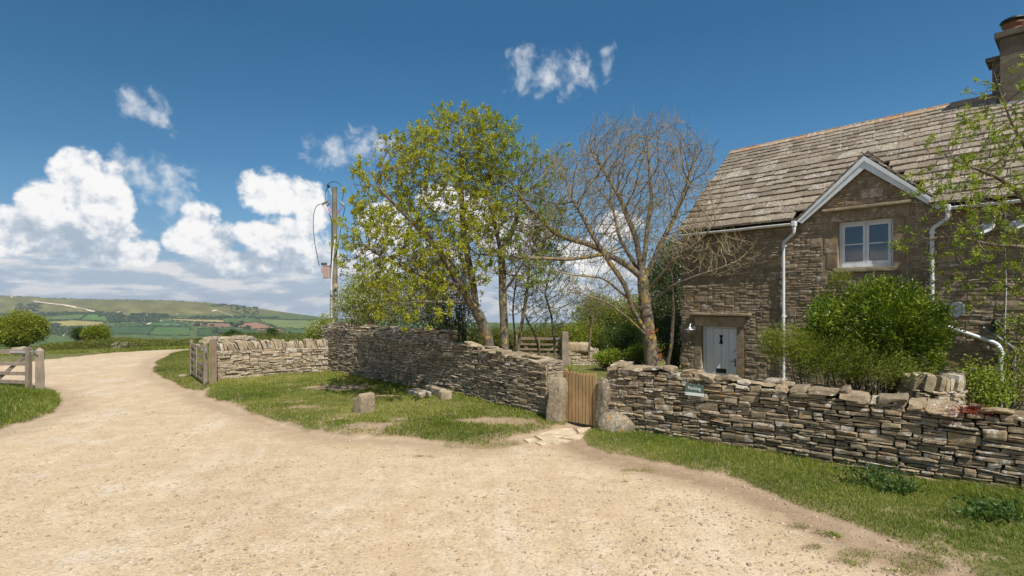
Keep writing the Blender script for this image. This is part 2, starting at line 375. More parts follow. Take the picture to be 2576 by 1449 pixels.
# ------------------------------------------------------------------ ground layout
def poly_sd(P, poly):
    """signed distance, positive inside"""
    P = np.asarray(P, float); poly = np.asarray(poly, float); n = len(poly)
    d = np.full(len(P), 1e9); ins = np.zeros(len(P), bool)
    for i in range(n):
        a = poly[i]; b = poly[(i + 1) % n]; ab = b - a
        t = np.clip(((P - a) @ ab) / (ab @ ab + 1e-12), 0, 1)
        d = np.minimum(d, np.linalg.norm(P - a - t[:, None] * ab, axis=1))
        c = ((a[1] > P[:, 1]) != (b[1] > P[:, 1]))
        with np.errstate(divide='ignore', invalid='ignore'):
            xi = (b[0] - a[0]) * (P[:, 1] - a[1]) / (b[1] - a[1] + 1e-15) + a[0]
        ins ^= (c & (P[:, 0] < xi))
    return np.where(ins, d, -d)
def line_d(P, pts):
    P = np.asarray(P, float); d = np.full(len(P), 1e9); sgn = np.zeros(len(P))
    for a, b in zip(pts[:-1], pts[1:]):
        a = np.asarray(a, float); b = np.asarray(b, float); ab = b - a
        t = np.clip(((P - a) @ ab) / (ab @ ab), 0, 1); v = P - a - t[:, None] * ab; dd = np.linalg.norm(v, axis=1)
        cr = ab[0] * (P[:, 1] - a[1]) - ab[1] * (P[:, 0] - a[0])
        m = dd < d; d = np.where(m, dd, d); sgn = np.where(m, np.sign(cr), sgn)
    return d * sgn
BASE_A = np.array([1.67, 9.25]); BASE_B = np.array([5.69, 5.96]); RW_A = BASE_A + [.12, .15]; RW_B = BASE_B + [.12, .15]; RW_C = RW_B + (RW_B - RW_A) * 0.75
RW_path = [RW_A, np.array([3.5, 7.80]) + [.12, .15], RW_B, RW_C]
BW_base = [G(826, 941), G(900, 957), G(1016, 979), G(1150, 998), G(1262, 1031), G(1378, 1058)]
BW_path = [p + [.14, .15] for p in BW_base]
SW_path = [G(549, 962) + [-.1, .15], G(690, 950) + [-.1, .15], G(826, 941) + [-.1, .15]]
wall_line = [G(549, 962), G(826, 943)] + BW_path[1:] + [G(1420, 1068), G(1505, 1080)] + RW_path
V_mid = [G(515, 975), G(500, 992), G(560, 1014), G(620, 1038), G(700, 1064), G(800, 1086), G(880, 1099), G(960, 1100), G(1050, 1106), G(1130, 1118),
         G(1212, 1126), G(1250, 1112), G(1330, 1098), G(1400, 1085), G(1440, 1074), G(1440, 1040), G(1200, 1000), G(900, 940), G(700, 940), G(549, 955)]
V_bend = [G(478, 879), G(430, 893), G(390, 912), G(380, 930), G(400, 948), G(440, 966), G(500, 990), G(530, 985), G(560, 955), G(820, 930), G(1100, 900), G(800, 876), G(600, 874)]
V_left = [G(-300, 1140), G(-80, 1110), G(0, 1084), G(60, 1066), G(130, 1042), G(157, 1012), G(145, 995), G(110, 985), G(60, 975), G(0, 968), G(-150, 975), G(-300, 985)]
V_right = [G(1462, 1092), G(1480, 1125), G(1530, 1146), G(1620, 1165), G(1720, 1190), G(1850, 1216), G(1930, 1242), G(2000, 1275), G(2080, 1305),
           G(2180, 1352), G(2300, 1408), G(2400, 1450), G(2500, 1520), np.array([6.2, 2.2]), np.array([12.0, 0.0]), RW_C + [0.3, .3], RW_B + [.1, .1], RW_A + [.1, .1], G(1500, 1078)]
V_field = [G(-1500, 950), G(-400, 935), G(0, 921), G(100, 909), G(200, 898), G(300, 886), G(400, 878.5), G(478, 875.5), G(700, 873), np.array([60, 27.0]), np.array([200, 60.]), np.array([0, 400.]), np.array([-400, 100.])]
V_tuft = [G(840, 1012), G(900, 1030)]
garden = wall_line + [np.array([30., -8.]), np.array([40., 60.]), np.array([-6, 60.]), np.array([-7.8, 20.]), np.array([-6.2, 17.2])]
patches = [(G(1060, 1150), .15), (G(1215, 1116), .5), (G(2080, 1345), .12), (G(2170, 1395), .16), (G(2320, 1425), .25), (G(2010, 1325), .10), (G(1600, 1186), .2),
           (G(1570, 1215), .15), (G(2260, 1440), .16), (G(1195, 1175), .1), (G(1430, 1150), .1), (G(2045, 1375), .1), (G(2140, 1420), .12)]
bare = [(G(820, 985), 1.2, .5), (G(740, 1035), .6, .3), (G(1300, 1072), .7, .5), (G(1000, 1078), .5, .4)]
def grass_mask(P):
    P = np.asarray(P, float)
    nz = vnoise(P, 1.7, 4, 1) * 0.26 + vnoise(P, 9, 2, 2) * 0.07
    m = poly_sd(P, V_mid) + nz * 0.9
    for pl, k in ((V_bend, .8), (V_left, .5), (V_right, .55), (V_field, .5)): m = np.maximum(m, poly_sd(P, pl) + nz * k)
    g = sstep(m, -0.06, 0.16)
    for c, r in patches: g = np.maximum(g, 0.6 * sstep(r * 1.1 - np.hypot((P[:, 0] - c[0]) * .8, (P[:, 1] - c[1]) * 1.4) + vnoise(P, 8, 3, 12) * .16, 0, 0.2))
    for c, rx, ry in bare:
        b = 1 - np.sqrt(((P[:, 0] - c[0]) / rx) ** 2 + ((P[:, 1] - c[1]) / ry) ** 2) + nz * 3.0 + vnoise(P, 5, 3, 11) * .6
        g = g * (1 - 0.8 * sstep(b, -0.1, .9))
    worn = sstep(vnoise(P * [1, 1.6], 1.5, 4, 4) + sstep(P[:, 1], 12.0, 9.0) * .25, .22, .62) * (poly_sd(P, V_mid) > -.1) * sstep(P[:, 1], 16, 13.5)
    g = g * (1 - .75 * worn)
    g = g * (1 - .45 * sstep(vnoise(P, 3.5, 4, 9) + vnoise(P, 13, 2, 3) * .5, .1, .6) * (P[:, 1] < 20))
    gd = poly_sd(P, garden)
    path = sstep(0.55 - np.abs(line_d(P, [G(1462, 1074), G(1462, 1074) + [.9, 2.2], np.array([4.2, 12.6])])), 0, .2)
    g = np.where(gd > 0.05, 1 - path * .9, g)
    return g
def height(P):
    P = np.asarray(P, float); r = np.hypot(P[:, 0], P[:, 1])
    z = vnoise(P, .35, 3, 3) * 0.035 * sstep(r, 2, 8) + vnoise(P, 2.2, 2, 6) * .008
    gm = np.maximum.reduce([poly_sd(P, V_mid), poly_sd(P, V_left), poly_sd(P, V_right)])
    z = z + 0.07 * sstep(gm, -0.15, 0.35)
    z = z + 0.10 * sstep(poly_sd(P, V_left), -0.1, .8)
    gd = poly_sd(P, garden)
    z = z - 0.55 * sstep(gd, 0.3, 3.5)
    z = z + vnoise(P, .12, 2, 7) * .12 * sstep(r, 20, 35)
    d = np.maximum(r - 26, 0); z = z - 1.98 * sstep(d, 0, 36) * 1.0 - np.maximum(r - 58, 0) * 0.0745 * sstep(r, 50, 90)
    # the garden side of the plateau keeps its height for longer
    return z
FAR_Z = -78.0

def ground_fn(t):
    tc = t.tc
    big = t.noise(tc, .45, 4, .55); mid = t.noise(tc, 3.0, 6, .6); fine = t.noise(tc, 30, 5, .7)
    st = t.vmath('ADD', tc, t.vmath('SCALE', t.noise(tc, 20, 2, .5, color=True), scale=0.02))
    v1 = t.voro(st, 42, out='Color'); v1d = t.voro(st, 42); v2 = t.voro(st, 17, out='Color'); v2d = t.voro(st, 17)
    grav = t.ramp(mid, [(0.3, (.43, .325, .205)), (0.5, (.495, .385, .255)), (0.72, (.56, .455, .325))])
    grav = t.mix(t.smooth(big, .46, .66, 0, .45), grav, (.40, .295, .19))
    grav = t.mix(t.smooth(t.noise(t.vmath('ADD', tc, (4, 4, 0)), .9, 5, .6), .56, .70, 0, .55), grav, (.54, .485, .40))
    grav = t.mix(0.42, grav, t.mix(1.0, grav, t.ramp(t.math('MULTIPLY', v1, 1.0), [(0.1, (.6, .58, .56)), (0.5, (1.0, 1.0, 1.0)), (0.9, (1.34, 1.31, 1.28))]), 'MULTIPLY'))
    rut = t.noise(t.vmath('MULTIPLY', t.vmath('ADD', tc, t.vmath('SCALE', t.noise(tc, .25, 2, .5, color=True), scale=2.0)), (1.3, .28, 1)), 1.1, 4, .6)
    grav = t.mix(t.smooth(rut, .50, .66, 0, .5), grav, (.47, .345, .215))
    grav = t.mix(t.smooth(rut, .45, .33, 0, .45), grav, (.58, .49, .37))
    peb = t.smooth(v2d, .36, .28); sel = t.smooth(v2, .52, .56)
    grav = t.mix(t.math('MULTIPLY', peb, t.math('MULTIPLY', sel, .55)), grav, t.ramp(v2, [(0.6, (.40, .33, .25)), (0.8, (.64, .55, .43)), (1, (.72, .66, .57))]))
    grav = t.mix(t.smooth(fine, .58, .68, 0, .55), grav, (.27, .205, .14))
    grav = t.mix(t.smooth(t.noise(t.vmath('ADD', tc, (9, 2, 0)), 7, 6, .7), .56, .66, 0, .35), grav, (.36, .275, .185))
    soil = t.ramp(mid, [(0.3, (.20, .14, .088)), (0.7, (.36, .265, .175))])
    soil = t.mix(t.smooth(fine, .55, .7, 0, .6), soil, (.40, .31, .21))
    gr = t.ramp(mid, [(0.3, (.085, .095, .03)), (0.5, (.14, .14, .045)), (0.7, (.23, .19, .09))])
    gr = t.mix(t.smooth(fine, .5, .66, 0, .6), gr, (.045, .07, .02))
    msk = t.math('ADD', t.r, t.math('MULTIPLY', t.math('SUBTRACT', fine, .5), .5))
    edge = t.math('MULTIPLY', t.smooth(msk, .02, .35), 1.0)
    c = t.mix(t.math('MULTIPLY', edge, .75), grav, soil)
    c = t.mix(t.smooth(msk, .36, .80), c, gr)
    c = t.mix(t.math('MULTIPLY', t.g, t.smooth(mid, .22, .5)), c, soil)
    far = t.ramp(t.noise(tc, .25, 7, .65), [(0.35, (.09, .12, .022)), (0.5, (.13, .155, .028)), (0.65, (.18, .18, .045))])
    c = t.mix(t.b, c, far)
    h = t.math('ADD', t.math('ADD', t.math('MULTIPLY', fine, .35), t.math('MULTIPLY', mid, .5)), t.math('MULTIPLY', t.math('MULTIPLY', peb, sel), .35))
    h = t.math('SUBTRACT', h, t.math('MULTIPLY', v1d, .22))
    return c, h
M['ground'] = mat('gravel_soil_and_turf', ground_fn, 0.95, 0.12, dist=0.015)

azs = np.concatenate([np.arange(-180, -52, 4.0), np.arange(-52, 52, .23), np.arange(52, 180, 4.0)]) * math.pi / 180
rr = np.concatenate([[0.8, 1.2, 1.6, 2.0, 2.4], np.exp(np.arange(math.log(2.7), math.log(24), .0105)), np.exp(np.arange(math.log(24), math.log(420), .022))])
AZ, RR = np.meshgrid(azs, rr); gp = np.stack([RR * np.sin(AZ), RR * np.cos(AZ)], -1).reshape(-1, 2)
gz = height(gp); gmask = grass_mask(gp)
rg = np.hypot(gp[:, 0], gp[:, 1]); worn_edge = np.zeros(len(gp))
for pl, w in ((V_right, 1.1), (V_mid, .6), (V_left, .5), (V_bend, .5)):
    sd = poly_sd(gp, pl); worn_edge = np.maximum(worn_edge, w * np.exp(-((sd + 0.20 + .12 * vnoise(gp, 1.1, 2, 3)) / 0.34) ** 2))
worn_edge *= sstep(rg, 60, 20)
for c_, rx_, ry_ in bare: worn_edge = np.maximum(worn_edge, 1.1 * np.exp(-(((gp[:, 0] - c_[0]) / rx_ / 1.2) ** 2 + ((gp[:, 1] - c_[1]) / ry_ / 1.2) ** 2)))
worn_edge = np.maximum(worn_edge, sstep(poly_sd(gp, V_mid), -.3, .2) * (gmask < .8) * .8)
worn_edge = worn_edge.clip(0, 1)
farw = sstep(rg, 32, 60)
NA = len(azs); NR = len(rr)
idx = np.arange(NA * NR).reshape(NR, NA)
q4 = np.stack([idx[:-1, :-1], idx[:-1, 1:], idx[1:, 1:], idx[1:, :-1]], -1).reshape(-1, 4)
q4 = np.vstack([q4, np.stack([idx[:-1, -1], idx[:-1, 0], idx[1:, 0], idx[1:, -1]], -1)])
attr = np.stack([gmask, worn_edge, farw], 1)
is_grass = gmask[q4].mean(1) > 0.35
cen = gp[q4].mean(1)
v3 = np.hstack([gp, gz[:, None]])
def sub_mesh(sel, name, **kw):
    f = q4[sel]; u, inv = np.unique(f, return_inverse=True)
    mb = MB(); mb.add(v3[u], inv.reshape(-1, 4), attr[u])
    if kw.get('fan'):
        n = NA; ring = v3[:n]; mb.add(np.vstack([ring, [[0, 0, 0]]]), [[(i + 1) % n, i, n] for i in range(n)], np.vstack([attr[:n], attr[:1]]))
    return tag(mb.build(name, M['ground'], smooth=True), kind='structure')
sub_mesh(~is_grass, 'gravel_track', fan=True)
sub_mesh(is_grass, 'ground')

# ------------------------------------------------------------------ the valley and the long down beyond it
def fld(x0, y0): return (.3125 * x0, 715.6 + .3125 * y0)
fields = [
 ([(-60,246),(0,246),(250,262),(420,256),(640,236),(722,230),(640,282),(300,290),(-60,270)], (.085,.155,.05)),
 ([(724,232),(888,250),(860,300),(640,286)], (.075,.17,.045)),
 ([(350,300),(600,288),(852,302),(800,335),(560,340),(400,338)], (.26,.27,.10)),
 ([(560,345),(760,338),(900,342),(840,372),(640,385)], (.09,.16,.055)),
 ([(690,372),(860,345),(1255,336),(1195,402),(850,402),(680,400)], (.045,.10,.04)),
 ([(1255,340),(1530,345),(1522,412),(1180,408)], (.07,.15,.045)),
 ([(1595,358),(2040,365),(2110,412),(1585,416)], (.045,.10,.035)),
 ([(1365,275),(1800,286),(1812,308),(1620,303),(1400,292)], (.30,.28,.12)),
 ([(1518,306),(1864,315),(1862,346),(1690,346),(1560,325)], (.225,.155,.10)),
 ([(1895,315),(2066,302),(2244,354),(2030,358),(1920,345)], (.24,.165,.105)),
 ([(2030,361),(2246,358),(2310,376),(2100,378)], (.225,.155,.10)),
 ([(2056,274),(2300,285),(2700,290),(2700,356),(2250,352)], (.13,.20,.07)),
 ([(1190,306),(1400,303),(1512,332),(1240,337),(1150,330)], (.06,.14,.045)),
 ([(930,330),(1140,318),(1200,334),(940,336)], (.085,.16,.05)),
 ([(2340,362),(2600,362),(2600,400),(2320,392)], (.06,.13,.045)),
 ([(1150,255),(1500,262),(1800,280),(1360,272),(1180,268)], (.12,.17,.06)),
]
fieldsD = [([fld(*p) for p in pl], c) for pl, c in fields]
paths_w = [[fld(*p) for p in pl] for pl in ([(275,135),(400,152),(520,164)], [(515,165),(560,172),(612,183)], [(612,183),(700,200)], [(698,203),(730,211),(762,218)],
           [(1680,261),(1712,257),(1746,256)], [(1710,212),(1742,206)], [(1742,208),(1820,232),(1876,250)], [(1140,335),(1215,308)], [(560,352),(510,412)], [(85,99),(98,99)], [(1545,138),(1565,140)])]
path_wd = [.8, 1.4, .5, 1.3, 1.3, 1.0, .35, 1.0, .8, .9, .6]
sky_x = np.array([-900, -300, 0, 100, 200, 300, 430, 520, 600, 680, 750, 820, 900, 1100, 1300, 1600, 2100, 3500, 5000])
sky_y = np.array([752, 744, 743.5, 748.5, 752.5, 753.5, 756, 761, 769, 780, 790, 799, 803, 810, 812, 812, 806, 800, 800])
xs = np.concatenate([np.linspace(-900, -60, 60), np.arange(-58, 900, 1.6), np.linspace(903, 3600, 120)])
rows = []
base_r = [400, 600, 800, 1000, 1200]
nfine = 150
def far_z(x, r, y0):
    ez = EYE - (y0 - HY) / F * 2650 / 1.0
    flat = FAR_Z + sstep(r, 1200, 1900) * 8 + 0 * r
    k = sstep(r, 1750, 2750); k = k * 1.0
    return flat + (ez - flat) * k
HV = []; HA = []
y0 = np.interp(xs, sky_x, sky_y)
rs_far = np.concatenate([[330, 420, 560, 760, 1000], np.linspace(1150, 2650, nfine), [2750, 2900, 3300, 4200]])
XX, RF = np.meshgrid(xs, rs_far); Y0 = np.interp(XX, sky_x, sky_y)
top_z = EYE - (Y0 - HY) / F * 2650
flat = FAR_Z + sstep(RF, 1200, 1900) * 9
near_z = -1.98 - (RF - 58) * 0.0745
prof = sstep(RF, 1650, 2780) / sstep(2650, 1650, 2780)
Zf = flat + (top_z - flat) * prof
Zf = np.where(RF < 1100, np.maximum(np.minimum(near_z - 2, FAR_Z + 4), FAR_Z), Zf)
gul = vnoise(np.stack([XX.ravel() / 40, RF.ravel() / 260], 1), 1.0, 3, 8).reshape(XX.shape)
Zf = Zf + gul * 9 * sstep(RF, 1850, 2150) * sstep(RF, 2650, 2350)
Zf = np.where(RF > 2700, top_z - (RF - 2650) * .06, Zf)
dep = RF                                   # rows are at equal depth along +Y
PX = (XX - HX) / F * dep; PYm = HY - (Zf - EYE) / dep * F
pix = np.stack([XX.ravel(), PYm.ravel()], 1)
n_a = vnoise(np.stack([pix[:, 0] / 18, pix[:, 1] / 5], 1), 1.0, 4, 2); n_b = vnoise(np.stack([pix[:, 0] / 5, pix[:, 1] / 2.2], 1), 1.0, 3, 9)
colr = np.array([.125, .145, .052]) * (1 + .42 * n_a[:, None]) + np.array([.05, .035, .02]) * sstep(n_a + n_b * .6, .2, 1.0)[:, None]
hill = sstep(pix[:, 1], 795, 787)
scrub = sstep(n_b * .7 + n_a * .7, .45, .85) * .7
colr = colr * (1 - scrub[:, None]) + np.array([.05, .075, .03]) * scrub[:, None]
fl = np.array([.075, .13, .045]) * (1 + .25 * n_b[:, None]); colr = colr * hill[:, None] + fl * (1 - hill[:, None])
pixw = pix + np.stack([n_b * .6, n_a * .35], 1)
ry_ = pix[:, 1] + n_a * .4
dmin = np.full(len(pix), 99.)
for pl, c in fieldsD:
    sd = poly_sd(pixw, pl); m = sstep(sd, -.35, .35)[:, None]
    colr = colr * (1 - m) + np.array(c) * (1 + .10 * n_a[:, None] + .05 * n_b[:, None]) * m
    dmin = np.minimum(dmin, np.abs(sd))
hedge = np.exp(-(dmin / .55) ** 2) * sstep(pix[:, 1], 778, 786) * (.55 + .25 * np.sign(n_b))
colr = colr * (1 - hedge[:, None]) + np.array([.035, .06, .025]) * hedge[:, None]
for pl, w in zip(paths_w, path_wd):
    d = np.abs(line_d(pix, pl)); m = sstep(d, w * .9 + .5, w * .5)[:, None] * min(1, w + .1); colr = colr * (1 - m) + np.array([.72, .68, .60]) * m
colr = colr * np.array([1.12, .94, .95])
hv3 = np.stack([PX.ravel(), dep.ravel(), Zf.ravel()], 1)
idx = np.arange(XX.size).reshape(XX.shape)
hq = np.stack([idx[:-1, :-1], idx[:-1, 1:], idx[1:, 1:], idx[1:, :-1]], -1).reshape(-1, 4)
def hill_fn(t):
    n = t.noise(t.tc, .035, 5, .65)
    return t.mix(0.55, t.var, t.mix(1.0, t.var, t.ramp(n, [(0.3, (.62, .64, .6)), (0.7, (1.35, 1.33, 1.3))]), 'MULTIPLY'))
M['hill'] = mat('downland_fields', hill_fn, 1.0, 0.0)
mb = MB(); mb.add(hv3, hq, np.clip(colr, 0, 1)); tag(mb.build('hills', M['hill'], smooth=True), kind='structure')
# a wide plain round everything, far below the plateau
pr = [300, 1000, 2500, 4400]; pa = np.linspace(0, 2 * math.pi, 49)[:-1]
pv = [[r * math.cos(a), r * math.sin(a), float(np.interp(r, pr, [-90, -95, -118, -168]))] for r in pr for a in pa]
pf = [[i * 48 + j, i * 48 + (j + 1) % 48, (i + 1) * 48 + (j + 1) % 48, (i + 1) * 48 + j] for i in range(3) for j in range(48)]
mb = MB(); mb.add(pv, pf, (.08, .13, .05)); tag(mb.build('distant_land', M['hill']), kind='structure')
def far_point(xd, yd):
    """point of the far slope seen at this column and row"""
    j = int(np.argmin(np.abs(xs - xd))); col = PYm[5:-4, j]; i = int(np.argmin(np.abs(col - yd))) + 5
    return np.array([PX[i, j], dep[i, j], Zf[i, j]])

# ------------------------------------------------------------------ dry stone walls
def template(nx, ny, nz, r=0.5):
    def ax(n):
        if n == 1: return np.array([-1., 1.])
        t = np.linspace(-1, 1, n + 1); return np.sign(t) * (1 - (1 - np.abs(t)) ** 1.35)
    X, Y, Z = ax(nx), ax(ny), ax(nz); vid = {}; V = []; Q = []
    def g(i, j, k):
        key = (i, j, k)
        if key not in vid: vid[key] = len(V); V.append([X[i], Y[j], Z[k]])
        return vid[key]
    for k0, fl in ((0, 1), (nz, 0)):
        for i in range(nx):
            for j in range(ny):
                f = [g(i, j, k0), g(i + 1, j, k0), g(i + 1, j + 1, k0), g(i, j + 1, k0)]; Q.append(f[::-1] if fl else f)
    for j0, fl in ((0, 0), (ny, 1)):
        for i in range(nx):
            for k in range(nz):
                f = [g(i, j0, k), g(i + 1, j0, k), g(i + 1, j0, k + 1), g(i, j0, k + 1)]; Q.append(f[::-1] if fl else f)
    for i0, fl in ((0, 1), (nx, 0)):
        for j in range(ny):
            for k in range(nz):
                f = [g(i0, j, k), g(i0, j + 1, k), g(i0, j + 1, k + 1), g(i0, j, k + 1)]; Q.append(f[::-1] if fl else f)
    return np.array(V), np.array(Q)
T_HI = template(6, 3, 3); T_MD = template(4, 2, 2); T_LO = template(2, 1, 1)
def stones(mb, C, Hf, AX, rs, tmpl=T_HI, warp=.12, amp=.008, rnd=.012, attr=None, mi=0):
    """C (n,3) centres, Hf (n,3) half sizes, AX (n,3,3) rows = axes"""
    C = np.asarray(C, float); Hf = np.asarray(Hf, float); AX = np.asarray(AX, float); n = len(C)
    if n == 0: return
    V, Q = tmpl; m = len(V); P = np.broadcast_to(V, (n, m, 3)).copy()
    # irregular corners
    cw = rs.uniform(-1, 1, (n, 8, 3)) * warp; w = 0
    for c in range(8):
        s = np.array([1 if c & 1 else -1, 1 if c & 2 else -1, 1 if c & 4 else -1])
        wt = np.prod((1 + P * s) / 2, axis=2); w = w + wt[:, :, None] * cw[:, c][:, None]
    L = (P * (1 - 0.0) + w) * Hf[:, None]
    # rounding
    rad = np.minimum(rnd, Hf.min(1) * .55)[:, None, None]; cl = np.clip(L, -(Hf[:, None] - rad), Hf[:, None] - rad); dv = L - cl
    nn = np.linalg.norm(dv, axis=2, keepdims=True); nac = (np.abs(dv) > 1e-6).sum(2, keepdims=True)
    L = np.where(nac >= 2, cl + dv / np.maximum(nn, 1e-9) * np.minimum(nn, rad), L)
    ph = rs.uniform(0, 50, (n, 1, 3)); LP = (L + ph).reshape(-1, 3)
    for ax_ in range(3):
        L[:, :, ax_] += (vnoise(LP, 9, 2, ax_) * amp + vnoise(LP, 38, 2, ax_ + 3) * amp * .5).reshape(n, m)
    out = C[:, None] + np.einsum('nmi,nij->nmj', L, AX)
    A = rs.uniform(0, 1, (n, 3)) if attr is None else attr
    mb.add(out.reshape(-1, 3), (Q[None] + (np.arange(n) * m)[:, None, None]).reshape(-1, 4), np.repeat(A, m, 0), mi)

def pack(L, top, rs, w=(.12, .45), h=(.035, .09), big=.06, bot=0.0, du=.02):
    n = max(2, int(round(L / du))); prof = np.full(n, float(bot)); uu = (np.arange(n) + .5) * du
    tp = np.array([top(x) for x in uu]); out = []
    for _ in range(20000):
        act = prof < tp - .018
        if not act.any(): break
        i = int(np.argmin(np.where(act, prof, 1e9))); z0 = prof[i]; a = i
        while a > 0 and abs(prof[a - 1] - z0) < .007 and act[a - 1]: a -= 1
        b = i + 1
        while b < n and abs(prof[b] - z0) < .007 and act[b]: b += 1
        seg = (b - a) * du
        isbig = rs.rand() < big
        ww = rs.uniform(*w) * (1.3 if isbig else 1); hh = rs.uniform(*h) if not isbig else rs.uniform(h[1] * 1.2, h[1] * 2.0)
        if rs.rand() < .35: hh *= .7
        hl = prof[a - 1] if a > 0 and prof[a - 1] > z0 else 1e9; hr = prof[b] if b < n and prof[b] > z0 else 1e9
        if seg < w[0] * .8:
            up = min(hl, hr)
            if up > 1e8: up = z0 + hh
            if up - z0 < .022 or seg < .045: prof[a:b] = max(min(up, tp[a:b].max()), z0 + .02); continue
            hh = min(up - z0, h[1] * 1.6); ww = seg
        if seg - ww < w[0] * .8: ww = seg
        left = rs.rand() < .5
        if ww < seg:
            k = int(round(ww / du)); (a0, b0) = (a, a + k) if left else (b - k, b)
        else: a0, b0 = a, b
        for e in (hl, hr):
            if e < 1e8 and abs(z0 + hh - e) < .022 and e > z0 + .02: hh = e - z0
        hh = min(hh, max(tp[a0:b0].min() - z0 + .03, .03))
        out.append((a0 * du, b0 * du, z0, z0 + hh)); prof[a0:b0] = z0 + hh
    return out

class Path:
    def __init__(s, pts):
        s.p = np.asarray(pts, float); d = np.linalg.norm(np.diff(s.p, axis=0), axis=1); s.c = np.concatenate([[0], np.cumsum(d)]); s.L = s.c[-1]
        # resample with smoothing
        t = np.linspace(0, s.L, 160); q_ = np.stack([np.interp(t, s.c, s.p[:, i]) for i in range(2)], 1)
        for _ in range(60): q_[1:-1] = (q_[:-2] + 2 * q_[1:-1] + q_[2:]) / 4
        s.t = t; s.q = q_
    def at(s, u): return np.array([np.interp(u, s.t, s.q[:, 0]), np.interp(u, s.t, s.q[:, 1])])
    def frame(s, u):
        a = s.at(max(u - .06, 0)); b = s.at(min(u + .06, s.L)); t = (b - a) / np.linalg.norm(b - a)
        return t, np.array([-t[1], t[0]])        # normal to the left of travel (= away from the camera for our walls)
def wall(name, label, pts, top, thick, mtl, rs, w, h, big=.06, cap='flat', caph=(.05, .10), capw=(.2, .5), tmpl=T_HI, z0=-.12, back=True,
         amp=.008, depth_j=.014, group=None, endcaps=(True, True), lean=0.0, cockh=(.2, .3), gap=.004, roughtop=.35, warp=.12, battered=.0, zfn=None):
    P = Path(pts); mb = MB(); L = P.L
    zf = zfn or (lambda u: 0.0)
    def place(rects, side, depth):
        C = []; Hf = []; AX = []
        for (a, b, c, d) in rects:
            u = (a + b) / 2; t, nn = P.frame(u); p = P.at(u); jit = rs.normal() * depth_j
            off = (-side) * (thick / 2 - depth / 2 + jit - battered * (c + d) / 2)
            # side=-1: back, +1: front (front is towards -nn)
            xy = p + nn * off; ang = rs.normal() * .022; ru = rs.normal() * .03
            t3 = np.array([t[0], t[1], ang]); t3 /= np.linalg.norm(t3); n3 = np.array([nn[0], nn[1], 0]) + t3 * ru; n3 -= (n3 @ t3) * t3; n3 /= np.linalg.norm(n3)
            C.append([xy[0], xy[1], zf(u) + (c + d) / 2]); Hf.append([(b - a) / 2 - gap, depth / 2, max((d - c) / 2 - gap * .55, .009)])
            AX.append([t3, n3, np.cross(t3, n3)])
        return C, Hf, AX
    rects = pack(L, top, rs, w, h, big, bot=z0)
    C, Hf, AX = place(rects, 1, .16); stones(mb, C, Hf, AX, rs, tmpl, warp, amp)
    if back:
        rb = pack(L, top, rs, (w[0] * 1.2, w[1] * 1.2), (h[0] * 1.2, h[1] * 1.3), big, bot=z0)
        C, Hf, AX = place(rb, -1, .14); stones(mb, C, Hf, AX, rs, T_MD if tmpl is T_HI else T_LO, warp, amp)
    # dark heart of the wall
    us = np.linspace(0.03, L - .03, 60); k = thick / 2 - .095
    cv = []
    for u in us:
        p = P.at(u); t, nn = P.frame(u); zt = top(u) + zf(u) - .03
        for o, z in ((-k, z0), (-k, zt), (k, zt), (k, z0)): cv.append([p[0] + nn[0] * o, p[1] + nn[1] * o, z])
    cf = [[i * 4 + j, i * 4 + (j + 1) % 4, (i + 1) * 4 + (j + 1) % 4, (i + 1) * 4 + j] for i in range(59) for j in range(4)] + [[0, 1, 2, 3], [59 * 4 + i for i in range(4)]]
    mb.add(cv, cf, .5, 1)
    # end faces
    for e, u in ((0, 0.0), (1, L)):
        if not endcaps[e]: continue
        t, nn = P.frame(u); p = P.at(u); rr_ = pack(thick - .04, lambda x: top(u) + .0, rs, (.12, .32), (h[0] * 1.3, h[1] * 1.5), big, bot=z0)
        C = []; Hf = []; AX = []
        for (a, b, c, d) in rr_:
            o = (a + b) / 2 - (thick - .04) / 2; sg = 1 if e == 0 else -1
            xy = p + nn * o + t * sg * (.06 + rs.normal() * .012)
            C.append([xy[0], xy[1], zf(u) + (c + d) / 2]); Hf.append([.09, (b - a) / 2 - .004, max((d - c) / 2 - .003, .01)])
            AX.append([[t[0], t[1], 0], [nn[0], nn[1], 0], [0, 0, 1]])
        stones(mb, C, Hf, AX, rs, tmpl if tmpl is not T_HI else T_MD, warp, amp)
    # coping
    C = []; Hf = []; AX = []
    if cap == 'flat':
        for layer in (0, 1):
            u = 0.0
            while u < L:
                ww = rs.uniform(*capw); ww = min(ww, L - u + .05)
                if ww < .08: break
                if layer == 0 or rs.rand() < roughtop:
                    hh = rs.uniform(*caph); uc = u + ww / 2; t, nn = P.frame(min(uc, L)); p = P.at(min(uc, L))
                    dd = thick / 2 * rs.uniform(.8, 1.08) if layer == 0 else thick / 2 * rs.uniform(.45, .85)
                    o = rs.normal() * .02 + (0 if layer == 0 else rs.uniform(-.1, .1))
                    t3 = np.array([t[0], t[1], rs.normal() * (.07 + .08 * layer)]); t3 /= np.linalg.norm(t3)
                    n3 = np.array([nn[0], nn[1], rs.normal() * .09]); n3 -= (n3 @ t3) * t3; n3 /= np.linalg.norm(n3)
                    zz = top(uc) + zf(uc) + hh / 2 - .01 + (layer * (caph[0] + caph[1]) / 2 * .9)
                    C.append([p[0] + nn[0] * o, p[1] + nn[1] * o, zz]); Hf.append([ww / 2 - .006, dd, hh / 2]); AX.append([t3, n3, np.cross(t3, n3)])
                u += ww
    else:
        u = 0.02; tilt = lean
